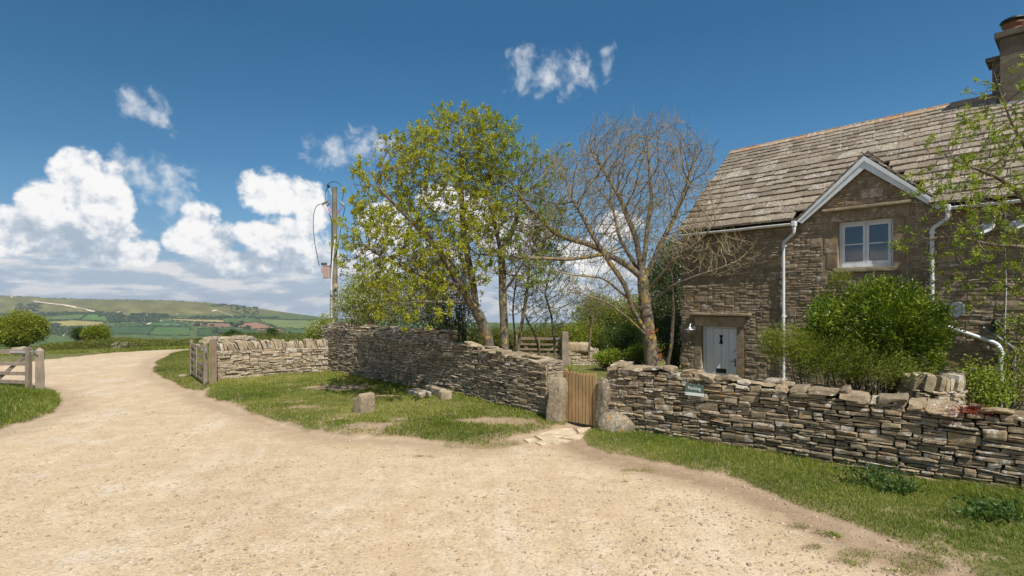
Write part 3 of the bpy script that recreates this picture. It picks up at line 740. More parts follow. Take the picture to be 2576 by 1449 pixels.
        while u < L:
            ww = rs.uniform(.045, .11) if rs.rand() > .2 else rs.uniform(.12, .2); hh = rs.uniform(*cockh); tilt = .7 * tilt + .3 * lean + rs.normal() * .09
            uc = u + ww / 2; t, nn = P.frame(min(uc, L)); p = P.at(min(uc, L)); dd = thick / 2 * rs.uniform(.75, 1.0)
            zup = np.array([t[0] * math.sin(tilt), t[1] * math.sin(tilt), math.cos(tilt)]); t3 = np.array([t[0] * math.cos(tilt), t[1] * math.cos(tilt), -math.sin(tilt)])
            n3 = np.cross(zup, t3)
            c = np.array([p[0], p[1], top(uc) + zf(uc) + hh / 2 - .02]); C.append(c); Hf.append([ww / 2 - .003, dd, hh / 2]); AX.append([t3, n3, zup]); u += ww
    stones(mb, C, Hf, AX, rs, tmpl, warp * 1.5, amp * 1.5, .025)
    o = mb.build(name, [mtl, M['core']], smooth=False)
    return tag(o, label, 'wall', group), P
# right-hand wall: runs out of the picture
rs = np.random.RandomState(11)
rtop_u = [0, .35, 1.2, 2.2, 3.2, 4.2, 5.2, 7, 9.5]; rtop_z = [1.08, 1.10, 1.04, 1.00, .96, .92, .92, .9, .9]
RWALL, RWP = wall('dry_stone_wall', 'dark weathered dry stone wall with jumbled lichened top carrying the Parking sign, right of the picket gate',
    RW_path, lambda u: float(np.interp(u, rtop_u, rtop_z)), .46, M['stone_right'], rs, (.11, .40), (.026, .066), .085, 'flat', (.035, .095), (.12, .38), roughtop=.62, gap=.004, amp=.012, warp=.17, group='dry stone walls')
# long wall between the corner and the gate
BWL = Path(BW_path).L
btx = [0, 1.9, 3.4, 5.0, 6.2, 7.4, 8.6, BWL]; btz = [1.44, 1.35, 1.27, 1.17, 1.22, 1.17, 1.10, 1.06]
BWALL, BWP = wall('dry_stone_wall', 'long curving dry stone wall behind the stone bench, shaded face, stepping down to the gate',
    BW_path, lambda u: float(np.interp(u, btx, btz)), .46, M['stone_big'], rs, (.09, .32), (.024, .055), .07, 'flat', (.035, .075), (.15, .42), roughtop=.45, tmpl=T_MD, gap=.004, group='dry stone walls')
SWALL, SWP = wall('dry_stone_wall', 'low sunlit pale dry stone wall with a row of upright coping stones beside the tall gate post',
    SW_path, lambda u: .86 + .02 * math.sin(u * 2), .44, M['stone_pale'], rs, (.11, .36), (.03, .062), .08, 'cock', endcaps=(True, False), lean=-.28, gap=.004, group='dry stone walls')
back_path = [G(830, 935), np.array([-4.4, 15.75]), np.array([-2.9, 14.55]), np.array([-1.55, 13.55])]
wall('dry_stone_wall', 'pale topped dry stone wall running close behind the long shaded wall, under the leafy tree',
    back_path, lambda u: float(np.interp(u, [0, 3, 5.2], [1.50, 1.46, 1.42])), .5, M['stone_pale'], rs, (.1, .34), (.03, .06), .07, 'flat', (.04, .08), (.2, .5), roughtop=.7, tmpl=T_MD, gap=.004, group='dry stone walls')
gp0 = W(2290, 960, 8.9); gp1 = W(2330, 960, 8.5); gp2 = W(2395, 940, 8.5); gp3 = W(2425, 940, 9.0)
wall('dry_stone_wall', 'short rounded garden wall with upright coping stones behind the big wall, under the evergreen bush',
    [gp0[:2], gp1[:2], gp2[:2], gp3[:2] + [.2, .4]], lambda u: .84, .34, M['stone_pale'], rs, (.09, .26), (.03, .06), .07, 'cock', z0=-.6, tmpl=T_MD, lean=.1, cockh=(.2, .27), group='dry stone walls')
fw0 = W(1426, 900, 24.2); fw1 = W(1500, 900, 24.5)
wall('dry_stone_wall', 'short stretch of old stone wall with two rounded boulders on top beyond the lawn',
    [fw0[:2], fw1[:2]], lambda u: .05, .5, M['stone_pale'], rs, (.12, .4), (.05, .1), .07, 'flat', (.08, .16), (.25, .5), z0=-.75, tmpl=T_MD, group='dry stone walls')
# tumbled field walls at the edge of the plateau
def tumbled(a, b, n, label, hh):
    mb = MB(); t = rs.uniform(0, 1, n); p = a + (b - a) * t[:, None] + rs.normal(0, .35, (n, 2)); gz_ = height(p)
    stones(mb, np.column_stack([p, gz_ + rs.uniform(0, hh, n)]), rs.uniform(.10, .30, (n, 3)) * [1.3, 1, .6], np.broadcast_to(np.eye(3), (n, 3, 3)), rs, T_LO, .3, .02)
    tag(mb.build('field_wall', M['stone_pale']), label, 'wall', 'tumbled field walls')
tumbled(np.array([3.0 / 1350 * 0 + (515 - HX) / F * 48, 48.]), np.array([(625 - HX) / F * 47, 47.]), 260, 'tumbled pale stone field wall seen just left of and behind the tall wooden gate post', .9)
tumbled(np.array([(300 - HX) / F * 52, 52.]), np.array([(325 - HX) / F * 52, 52.]), 40, 'small heap of pale stones in the scrub right of the rounded olive bush', .5)
tumbled(np.array([(46 - HX) / F * 50, 50.]), np.array([(70 - HX) / F * 50, 50.]), 26, 'few pale stones at the foot of the big green bush at far left', .3)

def rock(name, label, cat, c, half, mtl, seed=0, rotz=0.0, amp=.02, sq=3.2, group=None, cuts=10, rid=0.0, top=None):
    T = template(cuts, cuts, cuts); V = T[0].copy(); nrm = (np.abs(V) ** sq).sum(1) ** (1 / sq); V = V / nrm[:, None]
    V = V * np.asarray(half); V += np.stack([vnoise(V + seed, 5, 3, i) for i in range(3)], 1) * amp
    V[:, :] += np.stack([vnoise(V + seed, 22, 3, i + 3) for i in range(3)], 1) * amp * .35
    if top: V = top(V)
    if rid: V[:, :2] *= (1 + rid * np.sin((V[:, 2] * .8 + V[:, 0] * .5 - V[:, 1] * .5) * 150))[:, None]
    ca, sa = math.cos(rotz), math.sin(rotz); V = np.stack([V[:, 0] * ca - V[:, 1] * sa, V[:, 0] * sa + V[:, 1] * ca, V[:, 2]], 1)
    mb = MB(); mb.add(V + np.asarray(c), T[1], np.random.RandomState(seed).rand(3)); return tag(mb.build(name, mtl, smooth=True), label, cat, group)
for (xd, yd, r_, s_) in ((1443, 870, .30, 3), (1470, 872, .27, 5)):
    p = W(xd, yd, 24.2)
for i, (xd, r_) in enumerate(((1441, .34), (1468, .31))):
    p = W(xd, 874, 24.2)
    rock('coping_boulder', ('rounder left-hand boulder' if i == 0 else 'right-hand boulder') + ' on top of the short stone wall beyond the lawn', 'boulder', p, (r_, .25, .24), M['stone_pale'], 21 + i, group='boulders on the far wall')

# ---- stone posts, boulder, marker, bench, flagstones
M['boulder_dark'] = mat('grey_boulder_stone', stone_fn([(.24, .20, .145), (.31, .26, .185)], .15, .3, .4, 2.4), .92, .2, dist=.03)
gl_ = G(1400, 1066); gr_ = G(1520, 1083)
walldir = math.atan2(-.633, .774)
def post_top(V):
    z = V[:, 2]; V[:, 0] += .03 * np.sin(z * 6); V[:, 0] *= 1 - .10 * sstep(z, .2, .6); return V
rock('stone_gate_post', 'broad rough tooled stone gate post left of the picket gate', 'gate post', (gl_[0] + .02, gl_[1] - .02, .40), (.155, .15, .46), M['boulder'], 3, walldir + .12, .016, 7, 'stone gate posts', 16, .012, post_top)
rock('stone_gate_post', 'slimmer round-topped grey stone gate post right of the picket gate', 'gate post', (gr_[0] + .0, gr_[1], .42), (.120, .13, .50), M['boulder_dark'], 5, walldir - .2, .016, 4.2, 'stone gate posts', 16, 0, post_top)
b = G(1553, 1092); rock('boulder', 'large rounded boulder lying at the foot of the wall right of the gate', 'boulder', (b[0] + .02, b[1] + .06, .08), (.37, .24, .29), M['boulder_dark'], 8, .1, .035, 2.3)
b = G(1610, 1098); rock('stone_block', 'small dark squared stone beside the boulder at the wall foot', 'stone', (b[0], b[1] + .1, .05), (.07, .09, .10), M['boulder_dark'], 12, .3, .012, 5)
b = G(911, 1050)
def marker_top(V):
    z = V[:, 2]; V[:, 2] = np.where(z > 0, z - 1.1 * np.clip(-V[:, 0] + .04, 0, 1) * sstep(z, .0, .2), z); return V
rock('stone_marker', 'squat tooled stone marker standing alone on the grass by the track', 'stone marker', (b[0], b[1] + .12, .16), (.17, .16, .30), M['boulder'], 15, -.75, .012, 9, None, 18, .022, marker_top)
br = thing('stone_bench', (*G(1075, 1004), 0.05), 'low broken stone bench of two pale slabs in front of the long wall', 'bench')
def slab(name, c, half, rot, seed, parent):
    o = rock(name, None, None, c, half, M['ashlar2'], seed, rot, .010, 14, None, 12); o.parent = parent; o.matrix_parent_inverse = parent.matrix_world.inverted(); return o
M['ashlar2'] = mat('grey_bench_stone', stone_fn([(.34, .29, .21), (.42, .36, .27)], .4, .05, .25), .9, .2, dist=.004)
bd = math.atan2(*(BW_path[4] - BW_path[3])[::-1]); bt = np.array([math.cos(bd), math.sin(bd)]); bn = np.array([-bt[1], bt[0]])
c0 = G(1052, 1004); slab('seat', (c0[0], c0[1] + .10, .09), (.36, .16, .10), bd, 31, br)
c1 = G(1088, 1000); c1 = c0 + bn * .30 + bt * .26; slab('back_slab', (c1[0], c1[1] + .10, .17), (.42, .085, .10), bd, 33, br)
c2 = c1 + bt * .50; slab('end_block', (c2[0], c2[1] + .02, .12), (.08, .13, .14), bd, 35, br)
fl = [([(1392, 1083), (1440, 1079), (1452, 1094), (1398, 1103), (1345, 1098)], 'largest flagstone at the foot of the picket gate'),
      ([(1342, 1098), (1400, 1105), (1440, 1112), (1398, 1120), (1368, 1114)], 'flagstone edging the track, left of the other slabs before the gate'),
      ([(1448, 1080), (1490, 1077), (1470, 1090), (1457, 1093)], 'small flagstone tight against the right stone gate post'),
      ([(1456, 1096), (1486, 1092), (1462, 1106), (1444, 1109), (1405, 1104)], 'narrow flagstone nearest the grass verge at right before the gate'),
      ([(1316, 1108), (1342, 1106), (1352, 1112), (1330, 1118)], 'little pale chip of flagstone at the left end of the paving'),
      ([(1346, 1117), (1362, 1112), (1388, 1116), (1362, 1124)], 'thin pale flagstone chip lying lowest, at the edge of the track')]
for pl, lab in fl:
    mb = MB(); w_ = [G(*p) for p in pl]; c = np.mean(w_, 0); w_ = [c + (p - c) * .96 for p in w_]; hz = float(height(np.array([c]))[0])
    mb.prism(w_, .05, lambda a, b_, k, hz=hz: np.array([a, b_, hz + .022 - .05 + k]), (rs.rand(), .3, .1)); tag(mb.build('flagstone', M['flag'], bevel=.008), lab, 'flagstone', 'flagstones before the picket gate')
for (xd, yd, s_, lab) in ((530, 1, 0, ''),):
    pass
for (xd, yd, hx, lab) in ((522, 944 + 5, .13, 'pale loose stone in the grass left of the open gate'), (900, 1086, .2, 'flat pale stone at the track edge below the marker'),
                          (1000, 1068, .24, 'flat tooled slab let into the worn grass right of the marker'), (1130, 1053, .2, 'flat pale slab in the grass below the bench')):
    xx = 460 if xd == 522 else xd; p = G(xx, yd if xd != 522 else 947)
    rock('loose_stone', lab, 'stone', (p[0], p[1], float(height(np.array([p]))[0]) - .006), (hx * .8, .11, .03 if xd != 522 else .07), M['boulder'], int(xd), .2, .012, 4, 'loose stones by the track')

# ---- picket gate
def boards(mb, c, half, ax, bev=0): mb.box(c, half, ax, (rs.rand(), .5, .5))
g0 = G(1424, 1066); g1 = G(1502, 1080); gd_ = (g1 - g0) / np.linalg.norm(g1 - g0); gn_ = np.array([-gd_[1], gd_[0]]); GL = np.linalg.norm(g1 - g0)
gate = thing('picket_gate', (g0[0], g0[1], 0.05), 'golden wooden picket gate with rounded pickets between the two stone posts', 'gate')
ax3 = [[gd_[0], gd_[1], 0], [gn_[0], gn_[1], 0], [0, 0, 1]]
npk = 9; wpk = GL / npk
for i in range(npk):
    mb = MB(); cu = (i + .5) * wpk; hw = wpk * .40; c = g0 + gd_ * cu
    top_ = .97 + .012 * math.sin(i); prof = [(-hw, .06), (hw, .06), (hw, top_ - .03)] + [(hw * math.cos(a), top_ - .03 + .03 * math.sin(a)) for a in np.linspace(.3, 2.84, 6)] + [(-hw, top_ - .03)]
    mb.prism(prof, .022, lambda p, z, k, c=c: np.array([c[0] + gd_[0] * p + gn_[0] * (k - .03), c[1] + gd_[1] * p + gn_[1] * (k - .03), z]), (rs.rand(), .5, .5))
    mb.build('picket', M['wood_new'], gate, bevel=.003)
for z in (.22, .80):
    mb = MB(); c = g0 + gd_ * GL / 2 + gn_ * .018; boards(mb, (c[0], c[1], z), (GL / 2, .02, .045), ax3); mb.build('rail', M['wood_new'], gate, bevel=.003)
mb = MB(); a_ = g0 + gn_ * .018; p0 = np.array([*(a_ + gd_ * .08), .26]); p1 = np.array([*(a_ + gd_ * (GL - .08)), .76]); dz = (p1 - p0); Lb = np.linalg.norm(dz); dz /= Lb; n3 = np.array([gn_[0], gn_[1], 0])
boards(mb, (p0 + p1) / 2, (Lb / 2, .015, .035), [dz, n3, np.cross(dz, n3)]); mb.build('brace', M['wood_new'], gate, bevel=.003)
mb = MB(); c = g0 - gd_ * .035 + gn_ * .03; boards(mb, (c[0], c[1], .50), (.035, .035, .50), ax3); mb.build('hanging_post', M['wood_new'], gate, bevel=.004)

# ---- field gates and wooden posts
def timber_post(c, w, h_, label, mtl, pointed, rot, group, cat='gate post'):
    mb = MB(); V = []; zs = [-.3, 0, h_ * .35, h_ * .7, h_ - (.07 if pointed else .012)]
    sq = [(-1, -1), (1, -1), (1, 1), (-1, 1)]; ca, sa = math.cos(rot), math.sin(rot)
    for z in zs:
        for x, y in sq:
            x = x * w / 2 + rs.normal() * .003; y = y * w / 2 + rs.normal() * .003; V.append([c[0] + x * ca - y * sa, c[1] + x * sa + y * ca, z + c[2]])
    F_ = [[i * 4 + j, i * 4 + (j + 1) % 4, (i + 1) * 4 + (j + 1) % 4, (i + 1) * 4 + j] for i in range(len(zs) - 1) for j in range(4)]
    if pointed:
        n = len(V); V += [[c[0] - w * .12 * ca, c[1] - w * .12 * sa, c[2] + h_], [c[0] + w * .12 * ca, c[1] + w * .12 * sa, c[2] + h_]]; k = n - 4
        mb.add(V, F_, (rs.rand(), .5, .5)); mb.add(V, [[k, k + 1, n + 1], [k, n + 1, n], [k + 1, k + 2, n + 1], [k + 2, k + 3, n], [k + 2, n, n + 1], [k + 3, k, n]], (rs.rand(), .5, .5))
    else:
        n = len(V); F_.append([n - 4, n - 3, n - 2, n - 1]); mb.add(V, F_, (rs.rand(), .5, .5))
    return tag(mb.build('gate_post', mtl, bevel=.006), label, cat, group)
pL = G(109, 992); timber_post((pL[0], pL[1] - .1, .05), .165, 1.09, 'weathered grey wooden gate post with pointed top at the left edge of the track', M['wood_grey'], True, .70, 'wooden gate posts')
pR = G(536, 971); timber_post((pR[0], pR[1], 0), .18, 1.26, 'tall square brown wooden gate post at the end of the sunlit low wall', M['wood_brown'], False, .50, 'wooden gate posts')
pF = W(1421, 905, 24.); timber_post((pF[0], pF[1], -.38), .28, 1.33, 'square wooden gate post standing beyond the lawn', M['wood_grey'], False, .1, 'wooden gate posts')
pF2 = W(1302, 905, 24.8); 
def field_gate(name, p0, p1, z0, hgt, label, mtl, stile_hi, nb=5, hingeware=True, flip=False, group='wooden field gates'):
    """hinge end p0, latch end p1"""
    d = (p1 - p0); L = np.linalg.norm(d); d /= L; n = np.array([-d[1], d[0]]); ax = [[d[0], d[1], 0], [n[0], n[1], 0], [0, 0, 1]]
    g = thing(name, (p0[0], p0[1], z0), label, 'field gate', group)
    def part(nm, c2, z, half, m=mtl, axx=ax, bv=.004):
        mb = MB(); mb.box((c2[0], c2[1], z), half, axx, (rs.rand(), .5, .5)); return mb.build(nm, m, g, bevel=bv)
    part('stile', p0, z0 + stile_hi / 2, (.05, .045, stile_hi / 2)); part('stile', p1, z0 + hgt * .54, (.04, .04, hgt * .54))
    zz = [.08, .27, .47, .70, hgt - .06]
    for i, z in enumerate(zz[:nb]):
        part('rail', p0 + d * L / 2, z0 + z, (L / 2 - .04, .016, .058 if i == nb - 1 else .042))
    for (ua, za, ub, zb, o) in ((.06, hgt - .1, L * .42, .08, -.034), (L - .05, hgt - .1, L * .55, .08, -.034), (L * .5, hgt - .06, L * .5, .08, .034)):
        a3 = np.array([*(p0 + d * ua + n * o), z0 + za]); b3 = np.array([*(p0 + d * ub + n * o), z0 + zb]); v = b3 - a3; l = np.linalg.norm(v); v /= l; n3 = np.array([n[0], n[1], 0])
        part('brace', ((a3 + b3) / 2)[:2], ((a3 + b3) / 2)[2], (l / 2, .014, .04), axx=[v, n3, np.cross(v, n3)])
    for z in (hgt - .06, .12):
        mb = MB(); c = p0 + d * (.22 if z > .5 else .04); mb.box((c[0] - n[0] * .024, c[1] - n[1] * .024, z0 + z), (.27 if z > .5 else .08, .005, .03), ax, .5)
        mb.box((c[0] + n[0] * .024, c[1] + n[1] * .024, z0 + z), (.27 if z > .5 else .08, .005, .03), ax, .5)
        e = p0 - d * .1; mb.tube([[*(p0 - d * .02), z0 + z], [*(p0 - d * .22), z0 + z]], .012, 8); mb.tube([[*e, z0 + z - .06], [*e, z0 + z + .05]], .014, 8)
        for k in range(2 if z > .5 else 0):
            bp_ = c + d * (-.1 + .22 * k) - n * .03; mb.tube([[bp_[0], bp_[1], z0 + z], [bp_[0] - n[0] * .02, bp_[1] - n[1] * .02, z0 + z]], .014, 8)
        mb.build('hinge', M['galv'], g)
    return g
q0 = G(72, 996); q1 = q0 + np.array([-2.9, .45]); q0 = q0 + [0, .0]
field_gate('field_gate', q0, q1, .06, 1.05, 'weathered field gate running out of the picture at left, hung beside the pointed post', M['wood_grey'], 1.10)
h0 = G(516, 972); h1 = G(481, 946)
field_gate('field_gate', h0, h1, .04, .98, 'open five bar wooden gate seen nearly edge on, hung on the tall square post', M['wood_grey'], 1.10)
f0 = W(1414, 900, 24.2)[:2]; f1 = W(1300, 900, 24.6)[:2]
field_gate('field_gate', f0, f1, -.35, 1.02, 'pale wooden field gate beyond the lawn, half hidden by saplings', M['wood_brown'], 1.08)
# fence rail behind the tree near the house corner
fr = thing('rail_fence', (4.9, 20, -.5), 'low wooden rail fence glimpsed between the bare tree and the house corner', 'fence')
for xx in (4.6, 6.0):
    mb = MB(); mb.box((xx + 1.2, 22.6, -.1), (.06, .06, .45), None, (.4, .5, .5)); mb.build('post', M['wood_brown'], fr)
for z in (.12, -.15):
    mb = MB(); mb.box((6.2, 22.55, z), (2.6, .02, .06), None, (.5, .5, .5)); mb.build('rail', M['wood_brown'], fr)

# ---- Parking sign
def wall_pt(xd):
    a = (xd - HX) / F; A, B = BASE_A, BASE_B; d = B - A; t = (a * A[1] - A[0]) / (d[0] - a * d[1]); return A + d * t
sp = wall_pt(1750); t2 = (RW_B - RW_A) / np.linalg.norm(RW_B - RW_A); n2_ = np.array([-t2[1], t2[0]]); sp = sp - n2_ * .055
sgn = thing('parking_sign', (sp[0], sp[1], .86), 'small green and white Parking sign fixed to the dry stone wall', 'sign')
axs = [[t2[0], t2[1], 0], [n2_[0], n2_[1], 0], [0, 0, 1]]
mb = MB(); mb.box((sp[0], sp[1], .895), (.145, .006, .062), axs, .5); mb.build('green_panel', M['green_sign'], sgn)
mb = MB(); mb.box((sp[0], sp[1], .809), (.145, .006, .0235), axs, .5); mb.build('white_strip', M['white'], sgn)
mb = MB()
for u, z in ((-.13, .945), (.13, .945), (.13, .845)):
    mb = MB()
    c = np.array([sp[0] + t2[0] * u - n2_[0] * .008, sp[1] + t2[1] * u - n2_[1] * .008, z]); mb.box(c, (.003, .002, .003), axs, .5); mb.build('screw', M['galv'], sgn)
pass
tx = bpy.data.curves.new('lettering', 'FONT'); tx.body = 'Parking'; tx.size = .068; tx.align_x = 'CENTER'; tx.align_y = 'CENTER'; tx.extrude = .0012; tx.offset = .0006
to = bpy.data.objects.new('tmp_text', tx); COL.objects.link(to); bpy.context.view_layer.update()
me = bpy.data.meshes.new_from_object(to.evaluated_get(bpy.context.evaluated_depsgraph_get())); bpy.data.objects.remove(to)
lo = bpy.data.objects.new('lettering', me); COL.objects.link(lo); me.materials.clear(); me.materials.append(M['white']); lo.parent = sgn
from mathutils import Matrix
Rm = Matrix(((t2[0], 0, -n2_[0], 0), (t2[1], 0, -n2_[1], 0), (0, 1, 0, 0), (0, 0, 0, 1)))
lo.matrix_parent_inverse = sgn.matrix_world.inverted(); lo.matrix_world = Matrix.Translation((sp[0] - n2_[0] * .008, sp[1] - n2_[1] * .008, .897)) @ Rm
mb = MB(); mb.lathe(np.array([sp[0] - t2[0] * .128 - n2_[0] * .0075, sp[1] - t2[1] * .128 - n2_[1] * .0075, .809]), [(0, 0), (.009, 0)], [[t2[0], t2[1], 0], [0, 0, 1], [n2_[0], n2_[1], 0]], 12); mb.build('emblem', M['green_sign'], sgn)

# ------------------------------------------------------------------ the cottage
HP = 13.5                                       # distance of its front
ZG, ZE = -.62, 4.08
UL, UR = 7.80, -3.0
house = thing('cottage', tuple(H(3.4, HP, ZG)), 'old brown stone cottage with stone slate roof, white dormer gable and chimney', 'house')
hax = np.array([[hv[0], hv[1], 0], [nv[0], nv[1], 0], [0, 0, 1]])
DC, DZ, DW = 3.42, 5.40, 1.335                   # dormer centre, apex height, half width at the eave
WIN = (2.926, 3.965, 3.0, 4.02); DOOR = (6.255, 7.244, ZG, 1.60)
slope = (6.905 - 4.11) / (16.44 - 13.33)
rs = np.random.RandomState(23)
mb = MB()
def wtop(u):
    if u < 0: return ZE
    v = DZ - .16 - abs(u - DC) * (DZ - 4.167) / DW
    return max(ZE, v)
L_ = UL + 0.8
rects = pack(L_, lambda x: wtop(UL - x), rs, (.12, .42), (.05, .115), .04, bot=-.1, du=.025)
excl = [(WIN[0] - .30, WIN[1] + .30, WIN[2] - .12, WIN[3] + .36), (DOOR[0] - .2, DOOR[1] + .2, DOOR[2], DOOR[3] + .33)]
C = []; Hf = []
for (a, b, c, d) in rects:
    ua, ub = UL - b, UL - a; ok = True
    for (x0, x1, z0, z1) in excl:
        if ub > x0 and ua < x1 and d > z0 + .02 and c < z1 - .02:
            if ua < x0 - .05 and ub <= x1: ub = x0
            elif ub > x1 + .05 and ua >= x0: ua = x1
            elif c < z0 - .04: d = z0
            elif d > z1 + .04: c = z1
            else: ok = False
    if not ok or ub - ua < .04 or d - c < .02: continue
    if d > wtop((ua + ub) / 2) + .06: continue
    C.append(H((ua + ub) / 2, HP + .03 + rs.normal() * .006, (c + d) / 2)); Hf.append([(ub - ua) / 2 - .004, .052, (d - c) / 2 - .003])
stones(mb, C, Hf, np.broadcast_to(hax, (len(C), 3, 3)), rs, T_MD, .13, .008, .014)
# mortar face in cells round the openings
def cell(u0, u1, z0, z1, n=HP - .006): 
    if u1 - u0 < 1e-4 or z1 - z0 < 1e-4: return
    mb.add([H(u0, n, z0), H(u1, n, z0), H(u1, n, z1), H(u0, n, z1)], [[0, 1, 2, 3]], (.5, .2, .2), 1)
us_ = [UR, WIN[0], WIN[1], DOOR[0], DOOR[1], UL]; zs_ = [ZG, DOOR[3], WIN[2], WIN[3], 4.12]
for i in range(5):
    for j in range(4):
        um = (us_[i] + us_[i + 1]) / 2; zm = (zs_[j] + zs_[j + 1]) / 2
        if (WIN[0] < um < WIN[1] and WIN[2] < zm < WIN[3]) or (DOOR[0] < um < DOOR[1] and zm < DOOR[3]): continue
        cell(us_[i], us_[i + 1], zs_[j], zs_[j + 1])
for (x0, x1, z0, z1) in (WIN, DOOR):            # reveals
    for (a, b) in (((x0, z0), (x0, z1)), ((x0, z1), (x1, z1)), ((x1, z1), (x1, z0)), ((x1, z0), (x0, z0))):
        mb.add([H(a[0], HP - .0, a[1]), H(b[0], HP - .0, b[1]), H(b[0], HP + .45, b[1]), H(a[0], HP + .45, a[1])], [[0, 1, 2, 3]], (.6, .2, .2), 2)
mb.add([H(DC - DW, HP - .006, 4.12), H(DC + DW, HP - .006, 4.12), H(DC, HP - .006, DZ - .03)], [[0, 1, 2]], (.5, .2, .2), 1)
# ends and back
BN = HP + 5.86
for u in (UL - .01, UR):
    mb.add([H(u, HP + .03, ZG), H(u, BN, ZG), H(u, BN, ZE), H(u, HP + .03, ZE)], [[0, 1, 2, 3]], (.5, .2, .2), 1)
    mb.add([H(u, HP + .03, ZE), H(u, BN, ZE), H(u, (HP + BN) / 2, 6.75)], [[0, 1, 2]], (.5, .2, .2), 1)
mb.add([H(UL, BN, ZG), H(UR, BN, ZG), H(UR, BN, ZE), H(UL, BN, ZE)], [[0, 1, 2, 3]], (.5, .2, .2), 1)
# corner quoins as proud dressed blocks on the end
z = ZG
while z < ZE - .1:
    hh = rs.uniform(.14, .26); stones(mb, [H(UL - .13, HP + .1, z + hh / 2)], [[.13 + rs.uniform(0, .08), .115, hh / 2 - .004]], [hax], rs, T_MD, .04, .005); z += hh
mb.build('wall', [M['stone_house'], M['mortar'], M['ashlar']], house)
def hpart(name, boxes, mtl, parent=None, bevel=.0, rnd=None):
    """boxes: (u0,u1,n0,n1,z0,z1)"""
    m = MB()
    for (u0, u1, n0, n1, z0, z1) in boxes: m.box(H((u0 + u1) / 2, (n0 + n1) / 2, (z0 + z1) / 2), ((u1 - u0) / 2, (n1 - n0) / 2, (z1 - z0) / 2), hax, (rs.rand() if rnd is None else rnd, rs.rand(), rs.rand()))
    return m.build(name, mtl, parent or house, bevel=bevel)
def wstone(name, c, half, mtl=None, parent=None):
    m = MB(); stones(m, [c], [half], [hax], rs, template(12, 3, 3), .03, .005, .012); return m.build(name, mtl or M['ashlar'], parent or house)
# window surround
wu = (WIN[0] + WIN[1]) / 2
for u0, u1 in ((WIN[0] - .22, WIN[0] + .0), (WIN[1], WIN[1] + .22)):
    m = MB(); z = WIN[2]
    for k in range(3):
        hh = (WIN[3] - WIN[2]) / 3; e = .05 * (k % 2)
        stones(m, [H((u0 + u1) / 2 + (e if u0 > wu else -e) / 2, HP + .07, z + hh / 2)], [[(u1 - u0) / 2 + e / 2 - .002, .09, hh / 2 - .003]], [hax], rs, T_MD, .02, .004); z += hh
    m.build('window_jamb', M['mortar'], house)
wstone('window_lintel', H(wu, HP + .07, WIN[3] + .115), [.80, .09, .115], M['mortar']); wstone('window_sill', H(wu, HP + .06, WIN[2] - .055), [.62, .12, .05], M['ashlar'])
wstone('window_drip_mould', H(wu - .02, HP - .03, 4.30), [.83, .10, .035], M['ashlar'])
# door surround
du = (DOOR[0] + DOOR[1]) / 2
for s_ in (-1, 1):
    m = MB(); z = ZG
    for hh in (.75, .7, .77):
        stones(m, [H(du + s_ * .585, HP + .07, z + hh / 2)], [[.10, .093, hh / 2 - .003]], [hax], rs, T_MD, .02, .004); z += hh
    m.build('door_jamb', M['mortar'], house)
wstone('door_lintel', H(du - .02, HP + .065, 1.735), [.70, .10, .13], M['ashlar']); wstone('door_hood', H(du - .06, HP - .06, 1.925), [.82, .13, .033], M['ashlar'])
hpart('doorstep', [(DOOR[0] - .15, DOOR[1] + .15, HP - .35, HP + .1, ZG - .1, ZG + .06)], M['ashlar'], bevel=.01)
# window
wn_ = HP + .115
win = hpart('window', [(WIN[0] + .002, WIN[0] + .055, wn_, wn_ + .07, WIN[2], WIN[3]), (WIN[1] - .055, WIN[1] - .002, wn_, wn_ + .07, WIN[2], WIN[3]),
  (WIN[0] + .055, WIN[1] - .055, wn_, wn_ + .07, WIN[3] - .055, WIN[3]), (WIN[0] + .055, WIN[1] - .055, wn_ - .02, wn_ + .07, WIN[2], WIN[2] + .06)], M['paint'], bevel=.003)
for k in range(2):
    u0 = WIN[0] + .057 + k * .465; u1 = u0 + .458
    zb, zt = WIN[2] + .062, WIN[3] - .057
    cs = hpart('casement', [(u0, u0 + .055, wn_ - .012, wn_ + .04, zb, zt), (u1 - .055, u1, wn_ - .012, wn_ + .04, zb, zt), (u0 + .055, u1 - .055, wn_ - .012, wn_ + .04, zb, zb + .07),
        (u0 + .055, u1 - .055, wn_ - .012, wn_ + .04, zt - .055, zt), (u0 + .055, u1 - .055, wn_ - .004, wn_ + .03, (zb + zt) / 2 - .012, (zb + zt) / 2 + .012)], M['paint'], win, .002)
    hpart('pane', [(u0 + .05, u1 - .05, wn_ + .012, wn_ + .018, zb + .06, zt - .05)], M['glass'], win)
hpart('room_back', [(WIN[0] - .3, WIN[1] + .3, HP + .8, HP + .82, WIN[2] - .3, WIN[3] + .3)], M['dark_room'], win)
# door
dn = HP + .13
frame = hpart('door_frame', [(DOOR[0], DOOR[0] + .055, dn - .02, dn + .07, ZG + .06, DOOR[3]), (DOOR[1] - .075, DOOR[1], dn - .02, dn + .07, ZG + .06, DOOR[3]), (DOOR[0] + .055, DOOR[1] - .075, dn - .02, dn + .07, DOOR[3] - .05, DOOR[3])], M['paint'], bevel=.003)
door = MB(); d0, d1 = DOOR[0] + .06, DOOR[1] - .082; nb = 4; wb = (d1 - d0) / nb
for k in range(nb): door.box(H(d0 + (k + .5) * wb, dn + .012, (ZG + .08 + DOOR[3] - .055) / 2), (wb / 2 - .004, .02, (DOOR[3] - .055 - ZG - .08) / 2), hax, .5)
door.box(H((d0 + d1) / 2, dn + .03, (ZG + DOOR[3]) / 2), ((d1 - d0) / 2, .015, (DOOR[3] - ZG) / 2 - .07), hax, .5)
door = door.build('door', M['door_paint'], house, bevel=.003)
dc = (d0 + d1) / 2 + .0
